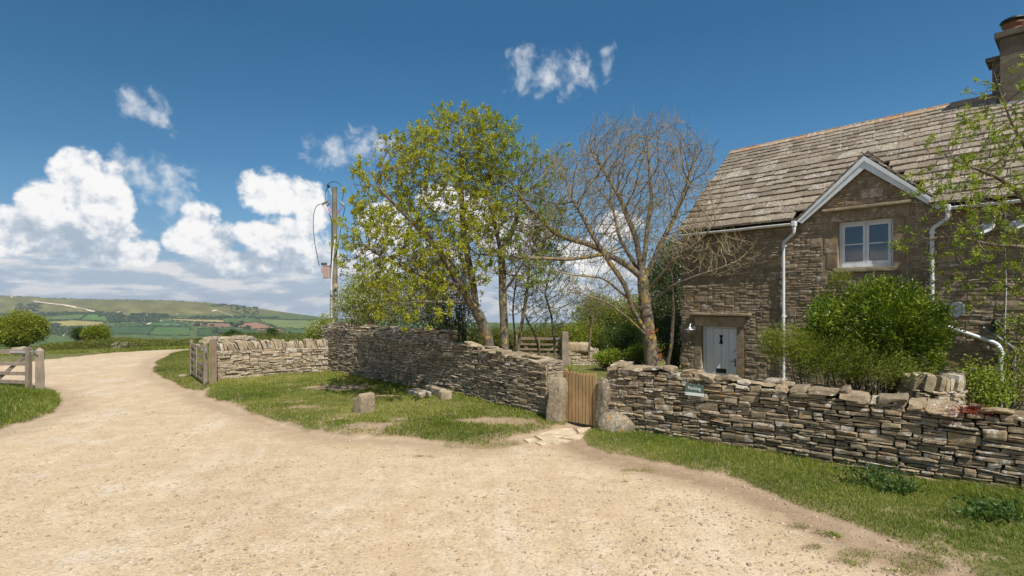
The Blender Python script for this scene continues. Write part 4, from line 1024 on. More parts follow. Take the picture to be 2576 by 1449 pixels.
m = MB(); tw = [(-.055, 0), (-.045, .012), (-.02, .0), (0, .02), (.02, 0), (.045, .012), (.055, 0), (.03, .14), (.028, .2), (.05, .215), (.05, .245), (-.05, .245), (-.05, .215), (-.028, .2), (-.03, .14)]
m.prism(tw, .008, lambda a, z, k: H(dc - a, dn - .012 + k * 1.0, 1.13 + z), .5); m.build('tower_shaped_light', M['black'], door)
hpart('letterbox', [(dc - .14, dc + .14, dn - .018, dn - .008, .37, .49)], M['black'], door, .003)
m = MB(); hu = d0 + .045; m.box(H(hu, dn - .013, .67), (.012, .006, .10), hax, .5); m.tube([H(hu, dn - .02, .70), H(hu, dn - .05, .70), H(hu + .03, dn - .055, .705), H(hu + .11, dn - .055, .71)], .008, 8); m.build('door_handle', M['black'], door)
m = MB(); m.lathe(H(hu + .0, dn - .016, .98), [(0, -.004), (.018, -.004), (.018, .008)], [hax[0], hax[2], hax[1]], 14); m.build('lock', M['brass'], door)

# ---- roof
EN, RN, RZ, EZ = 13.33, 16.44, 6.905, 4.11
sl_d = np.array([RN - EN, RZ - EZ]); SLL = np.linalg.norm(sl_d); sl_d /= SLL; sl_n = np.array([-sl_d[1], sl_d[0]])
UV = UL + .03
roofm = MB()
lo_ = .05
for (ua_, ub_, n0_) in ((UV - .04, DC + DW - .02, EN + .05), (DC + DW - .02, DC - DW + .02, HP + .15), (DC - DW + .02, UR - .1, EN + .05)):
    zz_ = EZ + (n0_ - EN) * slope
    roofm.add([H(ua_, n0_, zz_ - lo_), H(ub_, n0_, zz_ - lo_), H(ub_, RN, RZ - lo_ - .01), H(ua_, RN, RZ - lo_ - .01), H(ub_, 2 * RN - EN, EZ - lo_), H(ua_, 2 * RN - EN, EZ - lo_),
           H(ua_, n0_, zz_ - .13), H(ub_, n0_, zz_ - .13), H(ua_, RN, RZ - .16), H(ub_, RN, RZ - .16)],
          [[0, 1, 2, 3], [3, 2, 4, 5], [0, 6, 7, 1], [6, 8, 9, 7], [0, 3, 8, 6]], .4, 1)
s_ = 0.0; C = []; Hf = []; AXs = []; ncourse = 18
exps = np.linspace(.30, .165, ncourse); exps *= SLL / exps.sum()
def dorm_z(u): return DZ - abs(u - DC) * (DZ - 4.167) / DW
for k, ex in enumerate(exps):
    u = UV + 0.0; len_ = min(ex * 1.75, SLL - s_ + .02); th = .023 if k > 9 else .032
    while u > UR - .1:
        ww = rs.uniform(.20, .50) * (1.1 - k * .018); uc = u - ww / 2; jit = rs.normal() * .008
        tilt = (th * 2.0) / ex * .55 + rs.normal() * .012; d_ = sl_d * math.cos(tilt) - sl_n * math.sin(tilt) * 1.0
        low = s_ + jit; cs_ = low + len_ / 2; base = np.array([EN, EZ]) + sl_d * (cs_ if True else 0) + sl_n * (th * 1.5 + len_ / 2 * math.sin(tilt) * .55)
        lowpt = np.array([EN, EZ]) + sl_d * (low + ex * .5)
        if base[0] < RN + .12 and not (lowpt[1] < dorm_z(uc) - .02):
            C.append(H(uc, base[0], base[1])); Hf.append([ww / 2 - .004, len_ / 2, th])
            dd = np.array([nv[0] * d_[0], nv[1] * d_[0], d_[1]]); uu_ = hax[0] + dd * rs.normal() * .01 + np.array([0, 0, 1]) * rs.normal() * .012; uu_ /= np.linalg.norm(uu_); dd -= (dd @ uu_) * uu_; dd /= np.linalg.norm(dd)
            AXs.append([uu_, dd, np.cross(uu_, dd)])
        u -= ww
    s_ += ex
# keep the top slates from crossing the ridge
stones(roofm, C, Hf, AXs, rs, T_MD, .09, .007, .008)
# dormer roof
dsl = np.array([DW, -(DZ - 4.167)]); dL = np.linalg.norm(dsl); dsl /= dL
for sg in (-1, 1):
    run_back = lambda u_: EN + (dorm_z(u_) - EZ) / slope
    dn_ = np.array([hv[0] * sg * dsl[0], hv[1] * sg * dsl[0], dsl[1]]); nrm_ = np.cross(np.array([nv[0], nv[1], 0]), dn_) * 1.0
    if nrm_[2] < 0: nrm_ = -nrm_
    a = H(DC, HP - .12, DZ); roofm.add([a - nrm_ * .01, a + dn_ * (dL + .1) - nrm_ * .01, H(DC, run_back(DC) + .1, DZ) - nrm_ * .01, H(DC + sg * (DW + .05), EN + .1, 4.10)], [[0, 1, 3, 2]], .4, 1)
    C = []; Hf = []; AXs = []
    for k in range(9):
        dcen = .05 + k * dL / 8.3; uc = DC + sg * dsl[0] * dcen; back = run_back(uc) + .06; n_ = HP - .13
        while n_ < back:
            ww = rs.uniform(.15, .32); ax2 = np.array([nv[0], nv[1], 0]); ang = .14; dd = dn_ * math.cos(ang) + nrm_ * math.sin(ang) * .7; dd /= np.linalg.norm(dd)
            c = H(DC, n_ + ww / 2, DZ) + dn_ * dcen + nrm_ * .028; C.append(c); Hf.append([ww / 2 - .003, .155, .014]); a1_ = ax2 + rs.normal() * .01 * nrm_; a1_ -= (a1_ @ dd) * dd; a1_ /= np.linalg.norm(a1_); AXs.append([a1_, dd, np.cross(a1_, dd)]); n_ += ww
    stones(roofm, C, Hf, AXs, rs, T_MD, .09, .007, .008)
roof = roofm.build('roof', [M['slate'], M['core']], house)
m = MB(); u = UV
while u > UR:
    w_ = .45; c = H(u - w_ / 2, RN, RZ + .085)
    for sg in (-1, 1):
        dd = np.array([nv[0] * sg * .78, nv[1] * sg * .78, -.62]); stones(m, [c + dd * .085], [[w_ / 2 - .003, .115, .016]], [[hax[0], dd, np.cross(hax[0], dd)]], rs, T_MD, .03, .004)
    u -= w_
m.build('ridge_tiles', M['ridge'], roof)
# bargeboards
def barge(sg, wid, n0, n1, off):
    a = np.array([DC, DZ - off]); e = np.array([DC + sg * (DW + .0), 4.167 - off]); k = wid / (DW / dL)
    m = MB(); e2 = e + (np.array([DC, DZ - off]) - e) * (-.02)
    poly = [(a[0], a[1]), (e2[0], e2[1]), (e2[0] - sg * wid * .55, e2[1] - wid * .28), (a[0], a[1] - k)]
    m.prism(poly, n1 - n0, lambda p, z, q_: H(p, n0 + q_, z), .5); return m.build('bargeboard', M['paint'], house, bevel=.004)
for sg in (-1, 1): barge(sg, .20, HP - .12, HP - .085, .02); barge(sg, .085, HP - .145, HP - .119, .015)
# chimney
cax = hax; CU0, CU1, CN0, CN1 = .15, 1.50, 15.98, 16.9
ch = hpart('chimney', [(CU0, CU1, CN0, CN1, 5.9, 8.05)], M['render'], house, .015)
hpart('chimney_cap', [(CU0 - .08, CU1 + .08, CN0 - .08, CN1 + .08, 8.055, 8.19)], M['render'], ch, .01)
hpart('chimney_shoulder', [(CU1, CU1 + .16, CN0 + .35, CN1 - .05, 6.3, 7.72), (CU1, CU1 + .27, CN0 + .28, CN1 + .02, 7.72, 7.80)], M['render'], ch, .01)
hpart('flashing', [(CU0 - .06, CU1 + .05, CN0 - .03, CN0 - .002, 6.35, 6.62)], M['lead'], ch)
pot_c = H(1.30, 16.35, 8.20)
m = MB(); m.lathe(pot_c, [(.19, 0), (.20, .05), (.165, .09), (.165, .17), (.205, .2), (.205, .24), (.15, .24)], None, 24); pot = m.build('chimney_pot', M['terra'], ch, smooth=True)
m = MB(); m.lathe(pot_c + [0, 0, .30], [(.0, .10), (.12, .085), (.22, .035), (.24, .0), (.21, -.005), (0, .02)], None, 24)
for a_ in range(4): m.tube([pot_c + [.15 * math.cos(a_ * 1.57), .15 * math.sin(a_ * 1.57), .2], pot_c + [.15 * math.cos(a_ * 1.57), .15 * math.sin(a_ * 1.57), .33]], .008, 6)
m.build('cowl', M['black'], ch, smooth=False)
# gutters and pipes
def gutter(u0, u1):
    m = MB(); t_ = np.linspace(math.pi, 2 * math.pi, 9); n0, z0 = 13.265, 4.075; us = np.linspace(u0, u1, 8); V = []
    for u in us:
        sag = rs.normal() * .003
        for r_ in (.058, .052):
            for a_ in t_: V.append(H(u, n0 + r_ * math.cos(a_), z0 + r_ * math.sin(a_) + sag))
    k = 18; F_ = []
    for i in range(7):
        for j in range(8): F_ += [[i * k + j, i * k + j + 1, (i + 1) * k + j + 1, (i + 1) * k + j], [i * k + 9 + j, (i + 1) * k + 9 + j, (i + 1) * k + 9 + j + 1, i * k + 9 + j + 1]]
        F_ += [[i * k, (i + 1) * k, (i + 1) * k + 9, i * k + 9], [i * k + 8, i * k + 17, (i + 1) * k + 17, (i + 1) * k + 8]]
    m.add(V, F_, .5); return m.build('gutter', M['plastic'], house, smooth=True)
gutter(4.78, UL - .02); gutter(UR, 2.02)
def pipe(name, pts, r_=.04, collars=()):
    P_ = []
    pts = [np.asarray(p) for p in pts]
    for i, p in enumerate(pts):
        if 0 < i < len(pts) - 1:
            for t_ in (.0, .25, .5, .75, 1.): 
                a = p + (pts[i - 1] - p) / np.linalg.norm(pts[i - 1] - p) * .06; b_ = p + (pts[i + 1] - p) / np.linalg.norm(pts[i + 1] - p) * .06
                P_.append((1 - t_) ** 2 * a + 2 * t_ * (1 - t_) * p + t_ ** 2 * b_)
        else: P_.append(p)
    m = MB(); m.tube(P_, r_, 14); o = m.build(name, M['plastic'], house, smooth=True)
    for c in collars:
        m = MB(); m.lathe(c, [(r_, -.035), (r_ + .01, -.03), (r_ + .01, .03), (r_, .035)], None, 14)
        m.box(c + np.array([nv[0], nv[1], 0]) * .05, (.06, .02, .012), hax, .5); m.build('pipe_clip', M['plastic'], o)
    return o
pn = HP - .085
def hopper(u): m = MB(); m.box(H(u, 13.265, 4.06), (.045, .068, .06), hax, .5); m.tube([H(u, 13.265, 4.0), H(u, 13.265, 3.91)], .04, 14); m.build('gutter_outlet', M['plastic'], house, bevel=.01)
hopper(4.80); hopper(1.99)
pipe('downpipe', [H(4.80, 13.265, 3.95), H(4.80, 13.265, 3.84), H(5.09, pn, 3.66), H(5.09, pn, ZG)], .034, [H(5.09, pn, 3.58), H(5.09, pn, 1.9), H(5.09, pn, .4)])
pipe('downpipe', [H(1.99, 13.265, 3.95), H(1.99, 13.265, 3.86), H(2.26, pn, 3.70), H(2.26, pn, 1.92), H(2.2, pn, 1.82), H(1.30, pn, 1.46), H(1.24, pn, 1.36), H(1.24, pn, ZG)], .037, [H(2.26, pn, 3.62), H(2.26, pn, 2.0), H(1.24, pn, 1.28)])
m = MB(); m.tube([H(1.5, HP - .03, 1.75), H(1.22, HP - .03, 1.52), H(1.06, HP - .03, 1.38), H(1.06, HP - .03, ZG)], .022, 10); m.build('conduit', M['greyplastic'], house, smooth=True)
m = MB(); m.tube([H(1.18, HP - .03, 3.98)] + [H(1.18 + .01 * math.sin(k), HP - .03, 3.98 - k * .3) for k in range(1, 9)], .006, 6); m.build('cable', M['white'], house)
# fittings on the front, each a thing of its own
def dish(u, z, r_, lab, tiltz):
    c = H(u, HP - .20, z); d3 = np.array([-nv[0] * 1 + hv[0] * .5, -nv[1] * 1 + hv[1] * .5, tiltz]); d3 /= np.linalg.norm(d3); e1 = np.cross(d3, [0, 0, 1]); e1 /= np.linalg.norm(e1); e2 = np.cross(d3, e1); ax = np.array([e1, e2, d3])
    t_ = thing('satellite_dish', tuple(H(u, HP, z)), lab, 'satellite dish', 'white round dishes on the cottage wall')
    m = MB(); pr_ = [(0, -.03), (r_ * .4, -.026), (r_ * .75, -.012), (r_, .004), (r_ + .004, 0), (r_ * .75, -.02), (0, -.04)]; m.lathe(c, pr_, ax, 28); m.build('dish', M['paint'], t_, smooth=True)
    m = MB(); m.tube([c + d3 * -.03, c + d3 * .07], .012, 8); m.lathe(c + d3 * .07, [(0, .02), (.025, .015), (.025, -.01), (0, -.015)], ax, 12); m.build('feed', M['greyplastic'], t_)
    m = MB(); m.tube([c - d3 * .03, c - d3 * .03 + [0, 0, -.05], H(u - .03, HP + .0, z - .08)], .014, 8); m.build('bracket', M['galv'], t_)
def on_wall(xd, yd, n=HP):
    a = (xd - HX) / F; y = n / (a * nv[0] + nv[1]); return y * (hv[1] + a * hv[0]), EYE - (yd - HY) / F * y
for (xd, yd, r_, lab, tz) in ((2478, 573, .15, 'white round dish under the eaves, left one of the high pair', .9), (2556, 566, .15, 'white round dish under the eaves, right one of the high pair at the picture edge', 1.0), (2407, 779, .145, 'white round dish low on the wall right of the evergreen bush', .2)):
    u, z = on_wall(xd, yd, HP - .2); dish(u, z, r_, lab, tz)
u, z = on_wall(2508, 819, HP - .08)
m = MB(); m.lathe(H(u, HP - .09, z), [(0, -.14), (.05, -.13), (.085, -.06), (.09, .05), (.06, .12), (0, .14)], None, 18); tag(m.build('wall_lantern', M['black'], smooth=True), 'black oval lantern on the wall above the bent downpipe', 'lantern')
u, z = on_wall(1736, 828, HP - .22)
lamp = thing('wall_lamp', tuple(H(u, HP, z)), 'galvanised wall lamp with wide shade and clear bulb beside the white door', 'wall lamp')
c = H(u, HP - .24, z)
m = MB(); m.lathe(H(u, HP - .01, z + .04), [(0, .03), (.055, .025), (.06, 0)], [hax[0], hax[2], -hax[1]], 20); m.build('back_plate', M['galv'], lamp, smooth=True)
m = MB(); m.tube([H(u, HP - .03, z + .04), H(u, HP - .08, z + .10), H(u, HP - .15, z + .15), H(u, HP - .21, z + .13), H(u, HP - .24, z + .06)], .014, 10); m.build('arm', M['galv'], lamp, smooth=True)
m = MB(); m.lathe(c, [(.02, .07), (.045, .05), (.05, .02), (.15, -.01), (.152, -.016), (.05, .01), (.03, .04)], None, 28); m.build('lamp_shade', M['galv'], lamp, smooth=True)
m = MB(); m.lathe(c, [(.035, 0), (.055, -.03), (.055, -.08), (.035, -.115), (0, -.125)], None, 18); m.build('glass', M['clear'], lamp, smooth=True)
m = MB(); m.lathe(c, [(.012, 0), (.02, -.03), (.028, -.055), (.02, -.085), (0, -.092)], None, 14); m.build('bulb', M['white'], lamp, smooth=True)
u, z = on_wall(1738, 861, HP - .03)
ks = thing('key_safe', tuple(H(u, HP, z)), 'small dark key safe on the wall below the lamp', 'key safe')
m = MB(); m.box(H(u, HP - .02, z), (.035, .03, .055), hax, .5); m.build('body', M['black'], ks, bevel=.008)
m = MB(); m.box(H(u, HP - .055, z + .0), (.022, .004, .035), hax, .5); m.build('keypad', M['galv'], ks, bevel=.003)
# ------------------------------------------------------------------ trees
def ell(xd, yd, Y, rx, ry, rd=None):
    """ellipsoid: centre seen at (xd, yd) at depth Y, radii given in the same units across and metres deep"""
    return W(xd, yd, Y), np.array([rx / F * Y, rd if rd else rx / F * Y, ry / F * Y])
def sample(ells, n, rs, shell=0.0):
    vol = np.array([np.prod(r) for _, r in ells]); pick = rs.choice(len(ells), n, p=vol / vol.sum()); v = rs.normal(size=(n, 3)); v /= np.linalg.norm(v, axis=1)[:, None]
    rad = (shell ** 3 + (1 - shell ** 3) * rs.rand(n)) ** (1 / 3)
    return np.array([ells[p][0] for p in pick]) + v * rad[:, None] * np.array([ells[p][1] for p in pick])
class Skel:
    def __init__(s): s.P = []; s.par = []
    def line(s, pts, step, parent=-1):
        pts = np.asarray(pts, float); d = np.concatenate([[0], np.cumsum(np.linalg.norm(np.diff(pts, axis=0), axis=1))]); n = max(2, int(d[-1] / step) + 1)
        t = np.linspace(0, d[-1], n); q_ = np.stack([np.interp(t, d, pts[:, i]) for i in range(3)], 1)
        for _ in range(3): q_[1:-1] = (q_[:-2] + 2 * q_[1:-1] + q_[2:]) / 4
        q_[1:-1] += np.stack([vnoise(q_[1:-1], 2.2, 2, i + 2) for i in range(3)], 1) * .025
        last = parent
        for i, p in enumerate(q_):
            if parent >= 0 and i == 0: continue
            s.P.append(p); s.par.append(last); last = len(s.P) - 1
        return last
    def near(s, p): return int(np.argmin(np.linalg.norm(np.array(s.P) - np.asarray(p), axis=1)))
    def grow(s, att, rs, step=.12, infl=1.2, kill=.22, iters=150, trop=(0, 0, .15), start=0, wob=.12):
        att = np.asarray(att); alive = np.ones(len(att), bool); P = np.array(s.P); nd = np.full(len(att), 1e9); ni = np.zeros(len(att), int)
        for i0 in range(start, len(P)):
            d = np.linalg.norm(att - P[i0], axis=1); m = d < nd; nd[m] = d[m]; ni[m] = i0
        PL = list(P); par = s.par; trop = np.asarray(trop)
        dirs0 = {}
        for it in range(iters):
            use = alive & (nd < (infl if it > 12 else infl * 2.5))
            if not use.any(): break
            ids = ni[use]; v = att[use] - np.array(PL)[ids]; v /= np.linalg.norm(v, axis=1)[:, None] + 1e-9
            uq, inv = np.unique(ids, return_inverse=True); acc = np.zeros((len(uq), 3)); np.add.at(acc, inv, v)
            new = []
            for k, nid in enumerate(uq):
                d = acc[k]; l = np.linalg.norm(d)
                if l < 1e-6: continue
                p0 = PL[nid]; pp = par[nid]; od = (p0 - PL[pp]) if pp >= 0 else np.zeros(3); od = od / (np.linalg.norm(od) + 1e-9)
                d = d / l + od * .55 + trop + rs.normal(size=3) * wob; d /= np.linalg.norm(d); np_ = p0 + d * step
                key = (nid, tuple(np.round(d, 1)))
                if dirs0.get(key): continue
                dirs0[key] = 1; PL.append(np_); par.append(int(nid)); new.append(len(PL) - 1)
            if not new: break
            NP = np.array([PL[i] for i in new])
            for c0 in range(0, len(NP), 64):
                D = np.linalg.norm(att[:, None] - NP[None, c0:c0 + 64], axis=2); j = D.argmin(1); dm = D[np.arange(len(att)), j]; m = dm < nd; nd[m] = dm[m]; ni[m] = np.array(new)[c0 + j[m]]
            alive &= nd > kill
        s.P = PL
    def twigs(s, rs, per=2, length=(.15, .35), up=.6, seg=3, frac=1.0, out=None, every=0.0):
        P = np.array(s.P); n = len(P); ch = np.zeros(n, int)
        for p in s.par:
            if p >= 0: ch[p] += 1
        rad = s.radii(.003, 2.4)[0]; cand = [i for i in range(n) if (ch[i] == 0 and rs.rand() < frac) or (every and rad[i] < .011 and rs.rand() < every)]
        tips = []
        for i in cand:
            p = P[i]; pp = s.par[i]; od = p - P[pp] if pp >= 0 else np.array([0, 0, 1.]); od /= np.linalg.norm(od) + 1e-9
            for k in range(per if ch[i] == 0 else 1):
                L = rs.uniform(*length); d = od + rs.normal(size=3) * .45 + np.array([0, 0, up * .3]); d /= np.linalg.norm(d); c = p.copy(); last = i
                for j in range(seg):
                    d = d + np.array([0, 0, up * .35]) + rs.normal(size=3) * .12; d /= np.linalg.norm(d); c = c + d * L / seg; s.P.append(c.copy()); s.par.append(last); last = len(s.P) - 1
                tips.append(last)
        return tips
    def radii(s, tip, e, trunk=None):
        n = len(s.P); acc = np.zeros(n)
        for i in range(n - 1, -1, -1):
            if acc[i] == 0: acc[i] = tip ** e
            p = s.par[i]
            if p >= 0: acc[p] += acc[i]
        r = acc ** (1 / e); return r, acc
    def mesh(s, tip=.0035, e=2.4, trunk=None, rscale=1.0, kmax=9, minr=.0022):
        P = np.array(s.P); par = np.array(s.par); n = len(P); r, _ = s.radii(tip, e)
        if trunk:
            k = trunk / r[0]; w_ = (np.log(r / tip) / np.log(r[0] / tip + 1e-9)).clip(0, 1); r = r * (1 + (k - 1) * w_ ** 3.2)
        r = np.maximum(r * rscale, minr); main = np.full(n, -1); best = np.zeros(n)
        for i in range(n):
            p = par[i]
            if p >= 0 and r[i] > best[p]: best[p] = r[i]; main[p] = i
        D = np.zeros((n, 3)); hp = par >= 0; D[hp] = P[hp] - P[par[hp]]; D[hp] /= np.linalg.norm(D[hp], axis=1)[:, None] + 1e-9
        for i in np.where(~hp)[0]:
            if main[i] >= 0: D[i] = D[main[i]]
        DD = D.copy(); hm = main >= 0; DD[hm] += D[main[hm]]; DD /= np.linalg.norm(DD, axis=1)[:, None] + 1e-9
        mb = MB()
        for k, lo, hi in ((3, 0, .0075), (4, .0075, .02), (6, .02, .05), (10, .05, 9)):
            sel = np.where(hp & (r >= lo) & (r < hi))[0]
            if len(sel) == 0: continue
            t = np.arange(k) * 2 * math.pi / k; pa_ = par[sel]; ismain = main[pa_] == sel
            d0 = np.where(ismain[:, None], DD[pa_], D[sel]); r0 = np.where(ismain, np.minimum(r[pa_], r[sel] * 1.6), r[sel] * 1.15); d1 = DD[sel]
            def ring(c, d, rad):
                ref = np.where((np.abs(d[:, 2]) < .9)[:, None], [[0, 0, 1.]], [[1., 0, 0]]); e1 = np.cross(d, ref); e1 /= np.linalg.norm(e1, axis=1)[:, None]; e2 = np.cross(d, e1)
                return c[:, None] + rad[:, None, None] * (np.cos(t)[None, :, None] * e1[:, None] + np.sin(t)[None, :, None] * e2[:, None])
            # same reference for both ends keeps rings aligned
            mix = D[sel]; ref = np.where((np.abs(mix[:, 2]) < .9)[:, None], [[0, 0, 1.]], [[1., 0, 0]])
            def ring2(c, d, rad):
                e1 = np.cross(d, ref); e1 /= np.linalg.norm(e1, axis=1)[:, None] + 1e-9; e2 = np.cross(d, e1)
                return c[:, None] + rad[:, None, None] * (np.cos(t)[None, :, None] * e1[:, None] + np.sin(t)[None, :, None] * e2[:, None])
            A_ = ring2(P[pa_], d0, r0); B_ = ring2(P[sel], d1, r[sel]); V = np.concatenate([A_, B_], 1).reshape(-1, 3)
            j = np.arange(k); f = np.stack([j, (j + 1) % k, (j + 1) % k + k, j + k], 1); Fq = (f[None] + (np.arange(len(sel)) * 2 * k)[:, None, None]).reshape(-1, 4)
            thin = np.clip(1 - r[sel] / .03, 0, 1); mb.add(V, Fq, np.repeat(np.stack([thin, thin, thin], 1), 2 * k, 0))
        return mb, r
def leaves(C, N, L, Wd, rs, shade, spread=.0, mbx=None, curl=.15):
    """C points, N leaf axis directions; rhombic leaves"""
    C = np.asarray(C); n = len(C); N = N / (np.linalg.norm(N, axis=1)[:, None] + 1e-9); sd = np.cross(N, rs.normal(size=(n, 3))); sd /= np.linalg.norm(sd, axis=1)[:, None] + 1e-9; up = np.cross(sd, N)
    L = np.broadcast_to(L, (n,)) * rs.uniform(.6, 1.25, n); Wd = np.broadcast_to(Wd, (n,)) * rs.uniform(.7, 1.2, n)
    a = C; b = C + N * (L * .45)[:, None] + sd * (Wd / 2)[:, None] + up * (L * curl * .5)[:, None]; c = C + N * L[:, None]; d = C + N * (L * .45)[:, None] - sd * (Wd / 2)[:, None] + up * (L * curl * .5)[:, None]
    V = np.stack([a, b, c, d], 1).reshape(-1, 3); f = np.arange(4 * n).reshape(n, 4); mb = mbx or MB(); mb.add(V, f, np.repeat(np.clip(shade, 0, 1), 4)[:, None] * np.ones(3)); return mb
def tufts(P, dirs, rs, per, L, Wd, mb, spread=.8, jitter=.02, droop=0.0, clump=None):
    n = len(P); C = np.repeat(P, per, 0) + rs.normal(size=(n * per, 3)) * jitter; N = np.repeat(dirs, per, 0) + rs.normal(size=(n * per, 3)) * spread; N[:, 2] -= droop
    sh_ = np.repeat(rs.rand(n), per) * .6 + rs.rand(n * per) * .4; return leaves(C, N, L, Wd, rs, sh_, mbx=mb)
def node_dirs(sk, ids):
    P = np.array(sk.P); par = np.array(sk.par); d = P[ids] - P[np.maximum(par[ids], 0)]; return P[ids], d / (np.linalg.norm(d, axis=1)[:, None] + 1e-9)
def tree_obj(name, base, label, cat, group, parts):
    t = thing(name, tuple(base), label, cat, group)
    for nm, mb, mtl, sm in parts:
        if mb and mb.n: mb.build(nm, mtl, t, smooth=sm)
    return t

# ---- bare tree by the cottage
rs = np.random.RandomState(41)
sk = Skel(); Yb = 13.2
tb = W(1648, 1010, Yb)
fork = sk.line([W(1648, 1020, Yb), W(1640, 930, Yb), W(1634, 850, Yb), W(1624, 780, Yb), W(1616, 700, Yb)], .10)
def limb(pts, frm): return sk.line([sk.P[sk.near(frm)]] + pts, .10, sk.near(frm))
limb([W(1570, 660, 13.1), W(1480, 615, 12.9), W(1400, 590, 12.6), W(1330, 520, 12.3), W(1270, 440, 12.2)], W(1616, 700, Yb))
limb([W(1520, 640, 12.9), W(1420, 655, 12.3), W(1300, 650, 12.0), W(1200, 640, 11.8)], W(1560, 655, 13.1))
limb([W(1580, 750, 13.0), W(1520, 700, 12.4), W(1430, 690, 11.8), W(1350, 670, 11.5)], W(1628, 790, Yb))
limb([W(1600, 600, 13.3), W(1560, 500, 13.5), W(1510, 420, 13.7), W(1470, 350, 13.9)], W(1618, 705, Yb))
limb([W(1625, 600, 13.5), W(1640, 500, 13.8), W(1632, 400, 13.9), W(1630, 330, 14)], W(1616, 700, Yb))
limb([W(1660, 620, 13.2), W(1710, 520, 13.4), W(1740, 420, 13.5), W(1760, 360, 13.5)], W(1617, 710, Yb))
limb([W(1690, 660, 12.6), W(1750, 620, 12.0), W(1800, 560, 11.7)], W(1622, 740, Yb))
limb([W(1690, 720, 12.7), W(1760, 690, 12.2), W(1850, 660, 11.8), W(1895, 620, 11.7)], W(1628, 775, Yb))
limb([W(1590, 780, 13.0), W(1575, 720, 12.8), W(1500, 610, 12.9), W(1440, 500, 13.0)], W(1636, 850, Yb))
limb([W(1580, 800, 12.8), W(1530, 760, 12.4), W(1470, 740, 12.2)], W(1634, 850, Yb))
limb([W(1560, 600, 14.2), W(1540, 520, 14.8), W(1500, 470, 15.2)], W(1616, 700, Yb))
E = [ell(1600, 430, 13.5, 190, 125, 2.0), ell(1400, 500, 12.8, 150, 120, 1.4), ell(1250, 590, 12.1, 130, 120, .9), ell(1720, 480, 13.0, 95, 120, 1.2), ell(1540, 590, 13.2, 230, 90, 1.8), ell(1480, 720, 12.3, 140, 45, .8), ell(1790, 650, 12.0, 110, 60, .6), ell(1560, 760, 12.6, 90, 40, .5)]
att = sample(E, 6500, rs, .25); att = att[(att @ np.array([nv[0], nv[1], 0])) < HP - .35]
sk.grow(att, rs, .085, .8, .125, 190, (0, 0, .20), wob=.16)
tips = sk.twigs(rs, 3, (.13, .38), .8, 3, every=.14)
mbt, rad = sk.mesh(.0029, 2.28, .165, minr=.0029)
P_, d_ = node_dirs(sk, np.array(tips)); mbud = MB(); tufts(P_, d_, rs, 2, .028, .018, mbud, .35, .004)
ids = np.array([i for i in range(len(sk.P)) if sk.P[i][2] < 4.0 and rad[i] < .006]); ids = rs.choice(ids, min(500, len(ids)), False); P_, d_ = node_dirs(sk, ids); tufts(P_, d_, rs, 2, .035, .02, mbud, .6, .006)
mats_bare = M['bark_lichen']
def bark_mix(t):
    n = t.noise(t.tc, 12, 6, .65); c = t.ramp(n, [(.3, (.10, .083, .062)), (.7, (.235, .195, .148))])
    c = t.mix(t.r, c, t.mix(t.smooth(t.noise(t.tc, .5, 2, .5), .4, .6), (.28, .215, .15), (.31, .25, .165)))
    l = t.smooth(t.noise(t.vmath('ADD', t.tc, (3, 9, 2)), 5.5, 6, .65), .52, .60, 0, .8); l = t.math('MULTIPLY', l, t.smooth(t.r, .95, .5, .25, 1)); return t.mix(l, c, (.33, .235, .055)), n
M['bark_bare'] = mat('lichen_covered_bark', bark_mix, .9, .2, dist=.010)
tree_obj('bare_tree', (tb[0], tb[1], -.5), 'wide spreading bare tree with lichen covered limbs in front of the cottage corner', 'tree', 'garden trees', [('trunk', mbt, M['bark_bare'], True), ('crown', mbud, M['willow'], False)])

# ---- ash trees behind the long wall
def ash(name, base, trunks, ells, natt, seed, label, leafp, tr, barkm, lm, group='garden trees', perl=(7, .055, .020), step=.11, kill=.19, tw=(.12, .3), tfrac=.9, every=.05, cat='tree', droop=.0, infl=1.0, trop=(0, 0, .12), minr=.0028, extra=None, mid=.16):
    rs = np.random.RandomState(seed); sk = Skel(); first = True
    for tr_ in trunks:
        if first: sk.line(tr_, .10); first = False
        else: k = sk.near(tr_[0]); sk.line([sk.P[k]] + list(tr_[1:]), .10, k)
    att = sample(ells, natt, rs, .2)
    if extra is not None: att = att[extra(att)]
    sk.grow(att, rs, step, infl, kill, 150, trop, wob=.14); tips = sk.twigs(rs, 2, tw, .55, 3, every=every)
    mbt, rad = sk.mesh(.0034, 2.35, tr, minr=minr); tips = np.array(tips); tips = tips[rs.rand(len(tips)) < tfrac]; ex_ = np.where(rad < .0062)[0]; tips = np.concatenate([tips, ex_[rs.rand(len(ex_)) < mid]])
    P_, d_ = node_dirs(sk, tips); keep = leafp(P_, rs); mbl = MB(); tufts(P_[keep], d_[keep], rs, perl[0], perl[1], perl[2], mbl, .75, .022, droop)
    tree_obj(name, base, label, cat, group, [('trunk', mbt, barkm, True), ('crown', mbl, lm, False)]); return sk
Ya = 12.6
bA = W(1238, 950, Ya)
